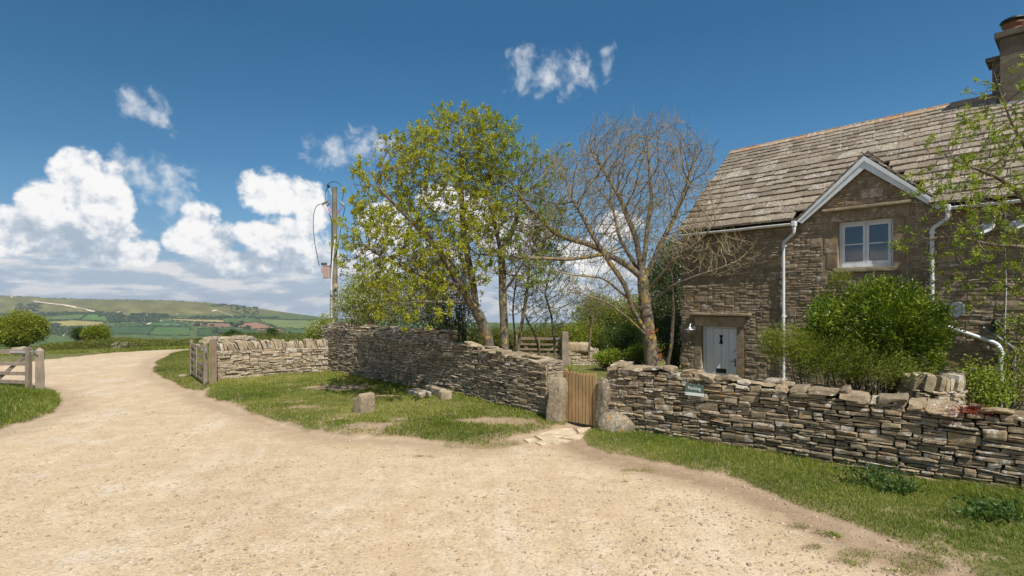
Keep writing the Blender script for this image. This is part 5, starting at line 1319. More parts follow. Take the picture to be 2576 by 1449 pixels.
ash('ash_tree', (bA[0], bA[1], -.3), [[W(1245, 960, Ya), W(1232, 860, 12.5), W(1205, 790, 12.3), W(1160, 720, 12.0), W(1110, 640, 11.7), W(1060, 560, 11.6)],
    [W(1205, 790, 12.3), W(1190, 700, 12.4), W(1170, 600, 12.5), W(1160, 480, 12.5), W(1165, 380, 12.5)], [W(1160, 720, 12.0), W(1080, 700, 11.4), W(990, 660, 11.2), W(920, 620, 11.2)],
    [W(1190, 760, 12.2), W(1130, 760, 11.2), W(1040, 760, 10.9)], [W(1110, 640, 11.7), W(1020, 540, 11.5), W(950, 470, 11.4)]],
    [ell(1170, 400, 12.5, 110, 115, 1.3), ell(1060, 440, 12.0, 120, 100, 1.3), ell(950, 500, 11.6, 70, 95, .9), ell(1000, 630, 11.5, 140, 110, 1.2), ell(1120, 650, 11.8, 120, 120, 1.2), ell(1130, 540, 12.0, 150, 90, 1.2), ell(910, 620, 11.3, 60, 60, .6), ell(1040, 770, 10.9, 110, 55, .6), ell(1200, 320, 12.5, 45, 50, .5)],
    9500, 51, 'tall leafy yellow-green ash tree leaning left over the long stone wall', lambda P, r: r.rand(len(P)) < .93, .125, M['bark'], M['ash_leaf'], perl=(14, .078, .030), step=.085, kill=.15, infl=.8, mid=.10)
bB = W(1270, 950, 12.2)
ash('ash_tree', (bB[0], bB[1], -.3), [[W(1276, 960, 12.2), W(1272, 850, 12.2), W(1266, 740, 12.2), W(1262, 640, 12.3), W(1240, 540, 12.4), W(1225, 440, 12.5)], [W(1262, 640, 12.3), W(1300, 560, 12.6), W(1310, 470, 12.8)],
    [W(1268, 740, 12.2), W(1300, 690, 12.0), W(1330, 640, 11.9)]],
    [ell(1245, 430, 12.6, 80, 130, .9), ell(1330, 450, 12.8, 50, 80, .6), ell(1290, 560, 12.4, 80, 110, .9), ell(1275, 350, 12.6, 28, 45, .4), ell(1370, 560, 13.3, 55, 150, .8), ell(1320, 680, 12.0, 60, 60, .6), ell(1400, 420, 14.0, 25, 60, .4)],
    4600, 52, 'upright straight-trunked young ash between the leaning ash and the bare tree', lambda P, r: r.rand(len(P)) < .85, .095, M['bark'], M['ash_leaf2'], perl=(12, .072, .028), step=.09, kill=.16, infl=.8, mid=.1)
# saplings and slim stems
def sapling(x0, y0, Y, pts, ells, n, seed, label, tr=.04, lf=.7, lm='ash_leaf2', perl=(6, .05, .022), barkm='bark', **kw):
    b = W(x0, y0, Y); ash('sapling', (b[0], b[1], EYE - (y0 - HY) / F * Y), [[W(x, y, Y) for x, y in pts]], [ell(*e) for e in ells], n, seed, label, lambda P, r: r.rand(len(P)) < lf, tr, M[barkm], M[lm], 'saplings', perl, kill=.13, step=.08, infl=.7, **kw)
sapling(1300, 940, 12.6, [(1300, 940), (1306, 870), (1318, 800), (1330, 720), (1336, 640)], [(1330, 690, 12.6, 50, 90, .5), (1350, 600, 12.7, 45, 80, .4)], 620, 61, 'pale slim stem rising just right of the straight-trunked ash', .045, .75)
sapling(1296, 940, 13.3, [(1292, 940), (1298, 860), (1290, 780), (1300, 700)], [(1300, 720, 13.3, 45, 90, .5)], 260, 62, 'thinnest twiggy stem squeezed between the ash trunks', .025, .5)
sapling(1395, 930, 14.0, [(1398, 930), (1396, 860), (1390, 800), (1372, 740)], [(1400, 760, 14.0, 60, 80, .6), (1385, 670, 14.0, 55, 65, .5)], 1000, 63, 'small green sapling in front of the far wooden gate post', .035, .95)
sapling(1352, 930, 14.5, [(1362, 930), (1350, 850), (1320, 790), (1310, 770)], [(1345, 780, 14.4, 40, 60, .4)], 260, 64, 'bent sapling in front of the pale field gate beyond the lawn', .032, .8)
sapling(1480, 900, 19., [(1480, 900), (1486, 820), (1500, 760)], [(1490, 770, 19., 40, 60, .8)], 350, 65, 'grey twiggy young tree rising from the hedge beyond the lawn', .04, .45, 'hedge_leaf')
sapling(1700, 940, 14.6, [(1676, 940), (1690, 860), (1694, 780), (1690, 690)], [(1690, 720, 14.6, 40, 90, .5)], 380, 66, 'dark slender trunk between the bare tree and the cottage corner', .05, .3, 'dark_leaf', barkm='bark_dark')

# ---- ash branches reaching in from the right, its trunk outside the picture
def rcond(P): return (P @ np.array([nv[0], nv[1], 0])) < HP - .25
Yr = 7.6
bR = np.array([8.9, 8.0, -.4])
ash('ash_tree', tuple(bR), [[bR, [8.8, 8.0, 1.0], [8.6, 8.0, 2.4], [8.3, 8.0, 3.6], W(2640, 180, 8.0)], [[8.6, 8.0, 2.4], W(2560, 480, 7.8), W(2480, 430, 7.6), W(2400, 400, 7.6)], [[8.7, 8., 1.9], W(2590, 620, 7.9), W(2500, 620, 8.0), W(2400, 590, 8.1), W(2330, 600, 8.1)],
    [[8.6, 8., 2.6], W(2590, 380, 7.8), W(2540, 300, 7.8), W(2500, 180, 7.8)], [[8.8, 8., 1.4], W(2580, 740, 8.2), W(2480, 700, 8.4), W(2380, 720, 8.5)]],
    [ell(2440, 440, 7.6, 120, 130, .8), ell(2540, 260, 7.8, 70, 130, .7), ell(2400, 600, 8.1, 130, 70, .7), ell(2500, 700, 8.3, 110, 90, .6), ell(2600, 500, 8.0, 110, 200, 1.0), ell(2600, 850, 8.5, 60, 90, .5), ell(2420, 700, 8.4, 90, 50, .4)],
    1900, 71, 'ash branches with fresh green leaf tufts reaching in from the right over the cottage', lambda P, r: r.rand(len(P)) < .85, .10, M['bark'], M['ash_leaf2'], perl=(12, .068, .027), kill=.20, tw=(.10, .24), every=.03, extra=rcond, trop=(0, 0, .06), infl=.8, minr=.0026, mid=.12)
for k, (x, y, Y, n, s_, lab) in enumerate(((2460, 950, 8.6, 130, 60, 'leafy elder shrub growing beside the bent downpipe'), (2540, 930, 8.4, 120, 50, 'straggling green shrub at the right picture edge behind the big wall'))):
    pass

# ---- shrubs built from leaf clumps
def shrub(name, label, cat, base, ells, nclump, per, L, Wd, lm, seed, group=None, cs=.16, stems=None, shell=.45, droop=0, blossom=None, barkm='bark_dark', upb=.3, cut=None, stem_r=.012):
    rs = np.random.RandomState(seed); P = sample(ells, nclump, rs, shell)
    P = P + np.stack([vnoise(P, 1.6, 2, i) for i in range(3)], 1) * cs * .8
    dens = vnoise(P, 1.1, 2, 5); P = P[dens > -.55]
    if cut is not None: P = P[cut(P)]
    c0 = np.average(np.array([e[0] for e in ells]), axis=0); d = P - c0; d /= np.linalg.norm(d, axis=1)[:, None] + 1e-9; d[:, 2] += upb
    n = len(P); C = np.repeat(P, per, 0) + rs.normal(size=(n * per, 3)) * cs * .5; N = np.repeat(d, per, 0) + rs.normal(size=(n * per, 3)) * .75; N[:, 2] -= droop
    sh_ = np.repeat(rs.rand(n), per) * .55 + rs.rand(n * per) * .45; mb = leaves(C, N, L, Wd, rs, sh_)
    ms = MB(); stems = stems or [tuple(base)]
    for i in range(min(len(P), 46)):
        s0 = np.asarray(stems[i % len(stems)]); e = P[rs.randint(len(P))]; m_ = (s0 + e) / 2 + rs.normal(size=3) * .1 + [0, 0, -.05]; ms.tube([s0, m_, e], [stem_r * 1.5, stem_r, stem_r * .4], 5, (.5, .5, .5), caps=False)
    t = thing(name, tuple(base), label, cat, group); ms.build('stems', M[barkm], t, smooth=True); mb.build('foliage', M[lm], t)
    if blossom:
        k = blossom; j = rs.choice(len(P), min(k, len(P)), False); C = np.repeat(P[j] + d[j] * cs * .5, 9, 0) + rs.normal(size=(len(j) * 9, 3)) * .05; b_ = leaves(C, rs.normal(size=C.shape), .03, .03, rs, rs.rand(len(C))); b_.build('blossom', M['blossom'], t)
    return t
def gz_at(x, y): return float(height(np.array([[x, y]]))[0])
e1 = ell(2225, 840, 9.6, 115, 105, .85)
front = lambda P: (P @ np.array([nv[0], nv[1], 0])) < HP - .22
b = W(2200, 990, 9.4); shrub('evergreen_bush', 'big glossy evergreen bush against the cottage wall below the window', 'bush', (b[0], b[1], -.45), [ell(2170, 815, 9.7, 140, 85, .75), ell(2290, 830, 9.5, 82, 80, .65), ell(2225, 755, 9.8, 85, 45, .45), ell(2300, 905, 9.2, 66, 55, .5), ell(2110, 860, 9.6, 80, 70, .5), ell(2330, 790, 9.5, 40, 50, .35)], 900, 42, .075, .028, 'laurel', 81, 'garden shrubs', .15, shell=.5, cut=front)
b = W(2085, 970, 9.2); shrub('willow_bush', 'spiky olive-green bush with bare twigs spreading at the foot of the evergreen bush', 'bush', (b[0], b[1], -.45), [ell(2090, 905, 9.2, 100, 45, .5), ell(2000, 865, 9.5, 60, 38, .45), ell(2230, 930, 9.0, 100, 30, .5), ell(1955, 880, 9.6, 34, 40, .3)], 400, 38, .075, .011, 'willow', 82, 'garden shrubs', .17, shell=.2, upb=.9, cut=front, barkm='bark', stem_r=.010)
b = W(2120, 720, 9.8); shrub('willow_sprig', 'loose feathery green spray sticking up just left of the window sill', 'sprig', (b[0], b[1], 1.5), [ell(2120, 705, 9.8, 24, 14, .15)], 26, 26, .07, .010, 'willow', 83, 'garden shrubs', .1, shell=.1, cut=front, upb=.4, stem_r=.004)
b = W(2470, 960, 8.6); shrub('elder_shrub', 'light green leafy shrub growing beside the bent downpipe', 'bush', (b[0], b[1], -.45), [ell(2450, 930, 8.6, 26, 26, .2), ell(2490, 980, 8.5, 60, 45, .35), ell(2560, 940, 8.4, 45, 75, .3), ell(2560, 810, 8.7, 22, 20, .2)], 150, 24, .055, .026, 'ash_leaf2', 84, 'garden shrubs', .14, shell=.1, barkm='bark')
# hawthorn in blossom and dark shrub behind the long wall
b = W(930, 850, 15.5); shrub('hawthorn_bush', 'hawthorn bush dotted with white blossom spilling over the corner of the long wall', 'bush', (b[0], b[1], .2), [ell(930, 765, 15.9, 90, 62, .6), ell(950, 760, 16.6, 95, 60, .8), ell(905, 785, 17.0, 62, 42, .7), ell(1040, 775, 16.0, 90, 55, .7), ell(930, 710, 16.6, 50, 40, .6)], 900, 34, .05, .030, 'haw_leaf', 85, 'hedgerow bushes', .19, shell=.35, blossom=560)
b = W(1170, 880, 14.2); shrub('dark_shrub', 'dense dark shrub tangled behind the leaning ash trunk', 'bush', (b[0], b[1], -.2), [ell(1120, 780, 14.3, 75, 80, .7), ell(1170, 820, 14.2, 48, 62, .6), ell(1100, 690, 14.5, 90, 50, .8)], 560, 26, .05, .028, 'dark_leaf', 86, 'hedgerow bushes', .2, shell=.2)
b = W(790, 850, 22.); shrub('hawthorn_bush', 'small hawthorn white with blossom left of the utility pole foot', 'bush', (b[0], b[1], -.2), [ell(797, 832, 22., 26, 24, .5), ell(822, 826, 22.5, 18, 28, .4)], 190, 26, .06, .04, 'haw_leaf', 87, 'hedgerow bushes', .2, shell=.3, blossom=120)
# hedge and scrub beyond the lawn
hd = [(1480, 860, 25.5, 60, 45, 'dense green hedge bush right of the short stone wall beyond the lawn'), (1560, 865, 24.8, 62, 48, 'ivy covered hedge bush directly left of the bare tree trunk'), (1600, 800, 25.5, 60, 60, 'taller twiggy hedge bush behind the left limbs of the bare tree'),
      (1500, 790, 27., 55, 45, 'loose high hedge bush rising above the short stone wall'), (1400, 850, 31., 60, 30, 'low hedge bush behind the far gate post'), (1340, 852, 33., 70, 26, 'hedge bush behind the pale field gate'), (1232, 850, 34., 80, 24, 'olive hedge bush seen between the ash trunks')]
for i, (x, y, Y, rx, ry, lab) in enumerate(hd):
    b = W(x, 890, Y); shrub('hedge_bush', lab, 'bush', (b[0], b[1], -.4), [ell(x, y, Y, rx, ry, 1.1), ell(x + 20, y + 15, Y + .3, rx * .8, ry * .8, 1.)], 620, 22, .085, .055, 'dark_leaf' if i in (1,) else ('hedge_leaf' if i > 3 else 'haw_leaf'), 100 + i, 'hedgerow bushes', .32, shell=.3, barkm='bark')
b = W(1700, 900, 21.); shrub('ivy_tree', 'tall dark ivy clad tree between the bare tree and the cottage corner', 'tree', (b[0], b[1], -.5), [ell(1695, 700, 21., 48, 85, .9), ell(1690, 830, 20.5, 50, 80, .9), ell(1660, 770, 21., 50, 90, .9), ell(1705, 640, 21.5, 34, 50, .6)], 1300, 24, .075, .055, 'dark_leaf', 120, 'hedgerow bushes', .3, shell=.25)
for i, (x, y, Y, rx, ry, lab) in enumerate([(1530, 895, 22., 36, 16, 'bright green low plant clump at the lawn edge left of the bare tree'), (1600, 890, 21.5, 28, 20, 'fresh green plant clump at the foot of the bare tree trunk'), (1697, 892, 20.5, 26, 14, 'leafy ground plants between the bare tree and the cottage wall')]):
    b = W(x, 910, Y); shrub('garden_plant', lab, 'plant', (b[0], b[1], -.5), [ell(x, y, Y, rx, ry, .4)], 120, 18, .09, .05, 'ash_leaf2', 130 + i, 'garden plants', .16, shell=.1)
b = W(1430, 935, 11.6); mb = MB(); rsx = np.random.RandomState(9); C = np.tile(np.array([b[0], b[1], -.1]), (40, 1)) + rsx.normal(size=(40, 3)) * .05; N = rsx.normal(size=(40, 3)) * .35 + [0, 0, 1]; leaves(C, N, .95, .035, rsx, rsx.rand(40), mbx=mb); 
C = np.tile(np.array([b[0], b[1], .55]), (26, 1)) + rsx.normal(size=(26, 3)) * .06; leaves(C, rsx.normal(size=(26, 3)) * .6 + [0, 0, .6], .34, .045, rsx, rsx.rand(26), mbx=mb)
tag(mb.build('spiky_plant', M['ash_leaf2']), 'spiky strap-leaved plant just behind the picket gate', 'plant')
for i, (x, y, lab) in enumerate(((1640, 838, 'cluster of rusty red leaves hanging high on the bare tree trunk'), (1662, 893, 'rusty red leaf cluster low at the right side of the bare tree trunk'))):
    c = W(x, y, 12.9); mb = MB(); leaves(c + rsx.normal(size=(26, 3)) * [.06, .04, .10 if i else .05], rsx.normal(size=(26, 3)) + [0, 0, -.5], .07, .045, rsx, rsx.rand(26), mbx=mb); tag(mb.build('red_creeper', M['red_leaf']), lab, 'creeper', 'rusty red creeper leaves')
# plants in the open field
b = W(52, 858, 58.); z_ = gz_at(b[0], b[1]); shrub('field_bush', 'big round bright green bush at the far left of the field', 'bush', (b[0], b[1], z_), [ell(52, 828, 58., 55, 34, 2.2), ell(30, 815, 58., 30, 22, 1.6), ell(75, 820, 58, 26, 22, 1.5), ell(40, 845, 57, 45, 16, 1.6)], 1500, 26, .17, .12, 'haw_leaf', 140, 'field bushes', .5, shell=.5, stem_r=.04)
b = W(240, 856, 55.); shrub('field_bush', 'rounded olive green gorse bush in the middle of the scrub at left', 'bush', (b[0], b[1], gz_at(b[0], b[1])), [ell(240, 840, 55., 27, 16, 1.), ell(245, 832, 55., 16, 11, .8)], 500, 22, .12, .08, 'haw_leaf', 141, 'field bushes', .3, shell=.5, stem_r=.03)
b = W(200, 850, 57.); shrub('field_bush', 'smaller dark open bush just left of the rounded gorse bush', 'bush', (b[0], b[1], gz_at(b[0], b[1])), [ell(200, 838, 57., 16, 12, .8)], 260, 18, .12, .07, 'dark_leaf', 142, 'field bushes', .3, shell=.3, stem_r=.03)
b = W(585, 848, 60.); shrub('field_bush', 'dark low bush beyond the tumbled field wall left of the tall gate post', 'bush', (b[0], b[1], gz_at(b[0], b[1])), [ell(587, 842, 60., 15, 8, .8)], 200, 18, .14, .09, 'dark_leaf', 143, 'field bushes', .3, shell=.3, stem_r=.03)
b = W(685, 842, 62.); shrub('field_bush', 'small dark bush on the skyline of the scrub above the coping stones', 'bush', (b[0], b[1], gz_at(b[0], b[1])), [ell(685, 835, 62., 12, 8, .6)], 120, 18, .14, .09, 'dark_leaf', 144, 'field bushes', .3, shell=.3, stem_r=.03)
# bramble scrub along the plateau edge: one uncountable mass
rs = np.random.RandomState(77)
def scrub_strip(n, xr, yr, hr, lm, name, L):
    Yv = rs.uniform(*yr, n); X = (rs.uniform(*xr, n) - HX) / F * Yv; P = np.stack([X, Yv], 1); dn_ = vnoise(P, .22, 3, 3); keep = dn_ > -.25; P = P[keep]; dn_ = dn_[keep]
    hz = height(P); hh = (hr[0] + (hr[1] - hr[0]) * np.clip(dn_ + .3, 0, 1)) ; z = hz + hh * rs.uniform(0, 1, len(P)) ** .6
    C = np.column_stack([P, z]); N = rs.normal(size=C.shape); N[:, 2] = np.abs(N[:, 2]); mb = leaves(C, N, L, L * .6, rs, np.clip(.4 + vnoise(P, .5, 2, 1) * .4 + rs.uniform(-.25, .25, len(P)), 0, 1))
    return tag(mb.build(name, M[lm]), kind='stuff')
scrub_strip(52000, (100, 830), (50, 66), (.25, 1.15), 'hedge_leaf', 'bramble_scrub', .15)
scrub_strip(26000, (-600, 110), (48, 66), (.2, 1.0), 'hedge_leaf', 'bramble_scrub', .15)
scrub_strip(30000, (1150, 1560), (34, 48), (.4, 1.9), 'hedge_leaf', 'hedge_scrub', .13)
# far woods and hedgerow trees
def blobs_mesh(mb, C, r_, rs):
    V, Q = template(3, 3, 3); V = V / (np.abs(V) ** 2.4).sum(1)[:, None] ** (1 / 2.4); n = len(C); v = V[None] * (r_[:, None, None]) * np.array([1.15, 1.15, .8]); v = v * (1 + .28 * rs.normal(size=(n, len(V), 1)) * 1.0)
    mb.add((v + np.asarray(C)[:, None]).reshape(-1, 3), (Q[None] + (np.arange(n) * len(V))[:, None, None]).reshape(-1, 4), np.repeat(rs.rand(n, 1), len(V), 0) * np.ones(3))
hr_ = MB(); C = []; R_ = []
for pl, c in fieldsD:
    n = len(pl)
    for i in range(n):
        a, b = np.array(pl[i]), np.array(pl[(i + 1) % n]); k = int(np.hypot(*(b - a)) / 1.7)
        for t_ in range(k):
            if rs.rand() < .45: continue
            p = a + (b - a) * (t_ + rs.rand()) / k
            if p[0] > 860 or p[0] < -60: continue
            q_ = far_point(*p); s_ = rs.uniform(1.6, 3.6) * q_[1] / 2200; C.append(q_ + [0, 0, s_ * .4]); R_.append(s_)
for (x0, y0, x1, y1, n, sz) in ((0, 790, 140, 794, 170, 5), (100, 786, 260, 791, 90, 4), (250, 788, 310, 796, 90, 5), (270, 796, 400, 812, 230, 5), (330, 790, 420, 800, 120, 5), (480, 796, 640, 801, 110, 4), (640, 798, 700, 803, 50, 4), (105, 815, 150, 842, 170, 5), (150, 826, 190, 845, 60, 4), (280, 806, 300, 812, 30, 4), (580, 770, 650, 792, 60, 4), (530, 765, 600, 772, 40, 3), (40, 765, 100, 785, 60, 4)):
    for _ in range(n): q_ = far_point(rs.uniform(x0, x1), rs.uniform(y0, y1)); s_ = rs.uniform(.6, 1.2) * sz * q_[1] / 2200; C.append(q_ + [0, 0, s_ * .4]); R_.append(s_)
for _ in range(70): x = rs.uniform(0, 620); q_ = far_point(x, np.interp(x, sky_x, sky_y) + .3); C.append(q_ + [0, 0, 1]); R_.append(rs.uniform(1.5, 3.2))
blobs_mesh(hr_, np.array(C), np.array(R_), rs); tag(hr_.build('hedgerows', M['far_leaf']), kind='stuff')
def far_tree(x, y, s, lab, k):
    q_ = far_point(x, y); rs2 = np.random.RandomState(int(x * 7)); t = thing('valley_tree', tuple(q_), lab, 'tree', 'trees down in the valley'); mb = MB(); S_ = s * q_[1] / F
    Cc = q_ + rs2.normal(size=(k, 3)) * [S_ * .45, S_ * .4, S_ * .2] + [0, 0, S_ * .75]; blobs_mesh(mb, Cc, rs2.uniform(.3, .5, k) * S_, rs2); mb.build('crown', M['far_leaf'], t, smooth=False)
    mb = MB(); mb.tube([q_ - [0, 0, 1], q_ + [0, 0, S_ * .6]], S_ * .07, 6); mb.build('trunk', M['bark_dark'], t)
for (x, y, s, lab, k) in [(543, 838, 9, 'darkest round tree standing below the green fields, left of the ploughed land', 9), (553, 842, 7, 'lower tree touching the darkest round tree in the valley', 7), (497, 820, 7, 'single tree at the left end of the long ploughed strip', 6), (515, 821, 6, 'second tree along the front of the long ploughed strip', 6), (533, 822, 5, 'third and smallest tree along the front of the ploughed strip', 5),
      (585, 823, 9, 'left tree of the clump between the two ploughed fields', 8), (605, 823, 10, 'tallest tree of the clump between the two ploughed fields', 9), (622, 827, 7, 'right low tree of the clump between the two ploughed fields', 6), (675, 834, 7, 'tree below the right ploughed field', 6), (690, 836, 5, 'small tree right of the one below the ploughed field', 4)]: far_tree(x, y, s, lab, k)
# village houses
hs = [(300, 787, 9, 3.2, 'sandy', 'long sandy quarry-side building highest above the village'), (311, 790, 6, 3, 'sandy', 'small sandy building right of the highest one'), (313, 803, 9, 2.4, 'grey', 'leftmost grey house in the village row'), (327, 804, 7, 2.2, 'grey', 'second grey house from the left in the village row'),
      (352, 806, 8, 2.6, 'grey', 'grey house left of the long white building'), (368, 805, 8, 3.2, 'grey', 'tall grey house just left of the long white building'), (385, 807, 8, 2.0, 'white', 'left wing of the long white building in the village'), (402, 807.5, 13, 2.0, 'white', 'long white building in the middle of the village'),
      (370, 796, 3, 5, 'sandy', 'narrow tower among the village trees'), (391, 798, 3, 3, 'sandy', 'small pale house above the long white building'), (428, 803, 5, 2, 'grey', 'lone grey house right of the village'), (446, 791, 6, 1.8, 'sandy', 'pale cottage on the slope right of the village'), (420, 818, 5, 1.6, 'grey', 'left dark-roofed barn below the village'), (447, 818, 6, 1.8, 'grey', 'right dark-roofed barn below the village'),
      (146, 824, 5, 2, 'white', 'small pale farmhouse in the trees at left'), (193, 824, 6, 1.8, 'sandy', 'long low farm building right of the left farmhouse')]
M['hw_white'] = plain('white_wall', (.75, .74, .70), .9, .1); M['hw_grey'] = plain('grey_stone_wall', (.42, .40, .36), .9, .1); M['hw_sandy'] = plain('sandy_stone_wall', (.62, .48, .33), .9, .1); M['hw_roof'] = plain('grey_roof', (.26, .24, .23), .9, .1)
for (x, y, wd_, hg, kd, lab) in hs:
    q_ = far_point(x, y); s_ = q_[1] / F; w2, hh, dp = wd_ * s_ / 2, hg * s_ * .75, 3.2; t = thing('village_house', tuple(q_), lab, 'house', 'houses of the far village')
    mb = MB(); mb.box(q_ + [0, 0, hh / 2 - .8], (w2, dp, hh / 2 + .8)); mb.build('wall', M['hw_' + kd], t)
    mb = MB(); z0 = hh + .01; rh = hh * .55; v = [q_ + p for p in ([-w2 - .3, -dp - .3, z0], [w2 + .3, -dp - .3, z0], [w2 + .3, dp + .3, z0], [-w2 - .3, dp + .3, z0], [-w2 - .3, 0, z0 + rh], [w2 + .3, 0, z0 + rh])]
    mb.add(v, [[0, 1, 5, 4], [2, 3, 4, 5], [0, 3, 2, 1]]); mb.add(v, [[0, 4, 3], [1, 2, 5]]); mb.build('roof', M['hw_roof'], t)

# ---- utility pole
pp = W(840, 840, 24.5); px_, py_ = pp[0], pp[1]; ptop = W(840, 471, 24.5)[2]
def PW3(x, y): return W(x, y, 24.3)
pole = thing('utility_pole', (px_, py_, -.2), 'tall wooden utility pole with cables and a pinkish transformer behind the wall corner', 'utility pole')
m = MB(); m.tube([[px_, py_, -.5], [px_ + .03, py_, 3], [px_ + .03, py_, ptop]], [.16, .135, .105], 14); m.build('pole', M['pole'], pole, smooth=True)
m = MB(); m.tube([PW3(834, 800), PW3(834, 700), PW3(838, 640), PW3(844, 590)], .035, 8); m.build('cable_conduit', M['plastic'], pole, smooth=True)
m = MB(); m.tube([PW3(832, 800), PW3(833, 730)], .05, 8); m.tube([PW3(845, 800), PW3(845, 735)], .05, 8); m.build('cable_guard', M['greyplastic'], pole, smooth=True)
tr_ = MB(); a0 = W(823, 685, 24.2); tr_.box(a0, (.15, .13, .28), None, .5); tr_.box(a0 + [0, 0, .29], (.17, .15, .015), None, .5)
for sx_ in (-.12, -.04, .05): tr_.box(a0 + [sx_, -.145, -.02], (.01, .025, .22), None, .5)
tr_.box(a0 + [-.19, 0, .12], (.06, .12, .14), None, .5); trn = tr_.build('transformer', M['pink'], pole, bevel=.01)
m = MB()
for k in range(3):
    c = a0 + [-.21 + .09 * k, -.05, .31]; m.lathe(c, [(.02, 0), (.05, .02), (.025, .04), (.05, .06), (.025, .08), (.045, .10), (0, .13)], None, 12)
m.build('bushing', M['black'], trn)
ins = MB(); c = PW3(826, 468); ins.lathe(c, [(0, -.09), (.06, -.08), (.04, -.04), (.085, 0), (.04, .04), (.06, .08), (0, .09)], None, 14); insul = ins.build('insulator', M['black'], pole, smooth=True)
m = MB(); m.tube([c, PW3(834, 490)], .014, 6); m.build('insulator_arm', M['galv'], pole)
for (xa, ya, xb, yb, xc, yc) in ((810, 514, 826, 504, 829, 541), (823, 516, 830, 508, 831, 540), (866, 517, 855, 507, 847, 541)):
    m = MB(); a3, b3 = PW3(xa, ya), PW3(xb, yb); m.tube([a3, b3], .055, 10); m.build('insulator', M['greyplastic'], pole); m = MB(); m.tube([a3, PW3(xc, yc)], .013, 6); m.tube([PW3((xa + xb) / 2, (ya + yb) / 2), PW3(xc + 3, yc - 6)], .010, 6); m.build('insulator_stay', M['ribbon'], pole)
def cablem(pts, r_=.014): 
    sk_ = np.array([PW3(*p) for p in pts]); t_ = np.linspace(0, 1, len(pts)); tt = np.linspace(0, 1, 40); q_ = np.stack([np.interp(tt, t_, sk_[:, i]) for i in range(3)], 1)
    for _ in range(12): q_[1:-1] = (q_[:-2] + 2 * q_[1:-1] + q_[2:]) / 4
    m = MB(); m.tube(q_, r_, 6); m.build('cable', M['black'], pole, smooth=True)
cablem([(826, 462), (836, 456), (850, 458), (860, 468), (865, 485), (862, 500), (856, 510)]); cablem([(826, 470), (820, 480), (817, 492), (819, 505), (824, 514)])
cablem([(810, 513), (798, 514), (790, 530), (787, 560), (790, 600), (797, 640), (803, 668)]); cablem([(829, 541), (835, 555), (835, 600), (832, 690)], .022); cablem([(868, 520), (860, 560), (850, 620), (838, 660), (822, 675)])
cablem([(846, 690), (852, 700), (862, 706), (880, 700), (890, 690)], .012)
m = MB(); m.box(W(846, 718, 24.2), (.08, .06, .08), None, .5); m.build('junction_box', plain('tan_box', (.45, .33, .2)), pole)
m = MB(); m.box(W(837, 739, 24.2), (.33, .02, .015), None, .5); m.build('step_bar', M['galv'], pole)

# ------------------------------------------------------------------ grass, weeds, pebbles
rs = np.random.RandomState(91)
def pts_in(poly, dens, extra=None):
    poly = np.array(poly); lo, hi = poly.min(0), poly.max(0); n = int((hi - lo).prod() * dens); P = lo + rs.rand(n, 2) * (hi - lo); P = P[poly_sd(P, poly) > 0]; return P
def vis(P, m=120):
    d = np.maximum(P[:, 1], .1); x = HX + F * P[:, 0] / d; y = HY + F * EYE / d; return (P[:, 1] > 1.5) & (x > -m) & (x < 2576 + m) & (y < 1449 + m)
def blades(P, h, w, mtl, name, hvar=.5, lean=.45, shade=None, fine=True, gthr=.5, clumps=2.0):
    g = grass_mask(P); P = P[g > gthr * rs.uniform(.5, 1.3, len(P))]; n = len(P)
    if n == 0: return
    cl = vnoise(P, clumps, 3, 5); hh = h * (1 + hvar * cl) * rs.uniform(.5, 1.35, n) * (shade[0](P) if shade else 1); z = height(P); a = rs.uniform(0, 6.283, n)
    wind = np.stack([vnoise(P, 1.3, 2, 2), vnoise(P, 1.3, 2, 6)], 1) * .35
    le = rs.normal(size=(n, 2)) * lean * hh[:, None] + wind * hh[:, None]; sd = np.stack([np.cos(a), np.sin(a)], 1) * (w / 2 * rs.uniform(.6, 1.4, n))[:, None]
    b = np.column_stack([P, z - .006]); s3 = np.column_stack([sd, np.zeros(n)]); mid = b + np.column_stack([le * .35, hh * .6]); tip = b + np.column_stack([le * 1.1, hh * np.clip(1 - np.hypot(*le.T) / hh * .25, .4, 1)])
    col = np.clip(.40 + vnoise(P, .9, 3, 3) * .36 + vnoise(P, 4.5, 2, 8) * .16 + rs.uniform(-.24, .24, n) + (rs.rand(n) < .09) * .5, 0, 1)
    mb = MB()
    if fine:
        V = np.stack([b - s3, b + s3, mid + s3 * .8, mid - s3 * .8, tip], 1).reshape(-1, 3); k = np.arange(n)[:, None] * 5; A = np.repeat(col, 5)[:, None] * np.ones(3); mb.add(V, k + np.array([[0, 1, 2, 3]]), A)
        mb.T.append((k + np.array([[3, 2, 4]])) + 0); mb.TM.append(np.zeros(n))
    else: V = np.stack([b - s3, b + s3, tip], 1).reshape(-1, 3); mb.add(V, np.arange(3 * n).reshape(n, 3), np.repeat(col, 3)[:, None] * np.ones(3))
    return tag(mb.build(name, mtl), kind='stuff')
lush = lambda P: 1 + 2.6 * sstep(P[:, 0] * .78 - P[:, 1] * .2, 2.2, 3.6) * sstep(line_d(P, RW_path) * -1, 1.5, .5)
PR = pts_in(V_right, 5200); PR = PR[vis(PR)]; blades(PR, .050, .0050, M['near_grass'], 'grass', shade=[lush], hvar=.6)
PT = pts_in(V_right, 900); PT = PT[vis(PT)]; lw = lush(PT) - 1; PT = PT[rs.rand(len(PT)) < np.clip(lw, 0, 1) * .9 + .05]; blades(PT, .105, .0058, M['near_grass'], 'long_grass', hvar=.7, lean=.6, clumps=4)
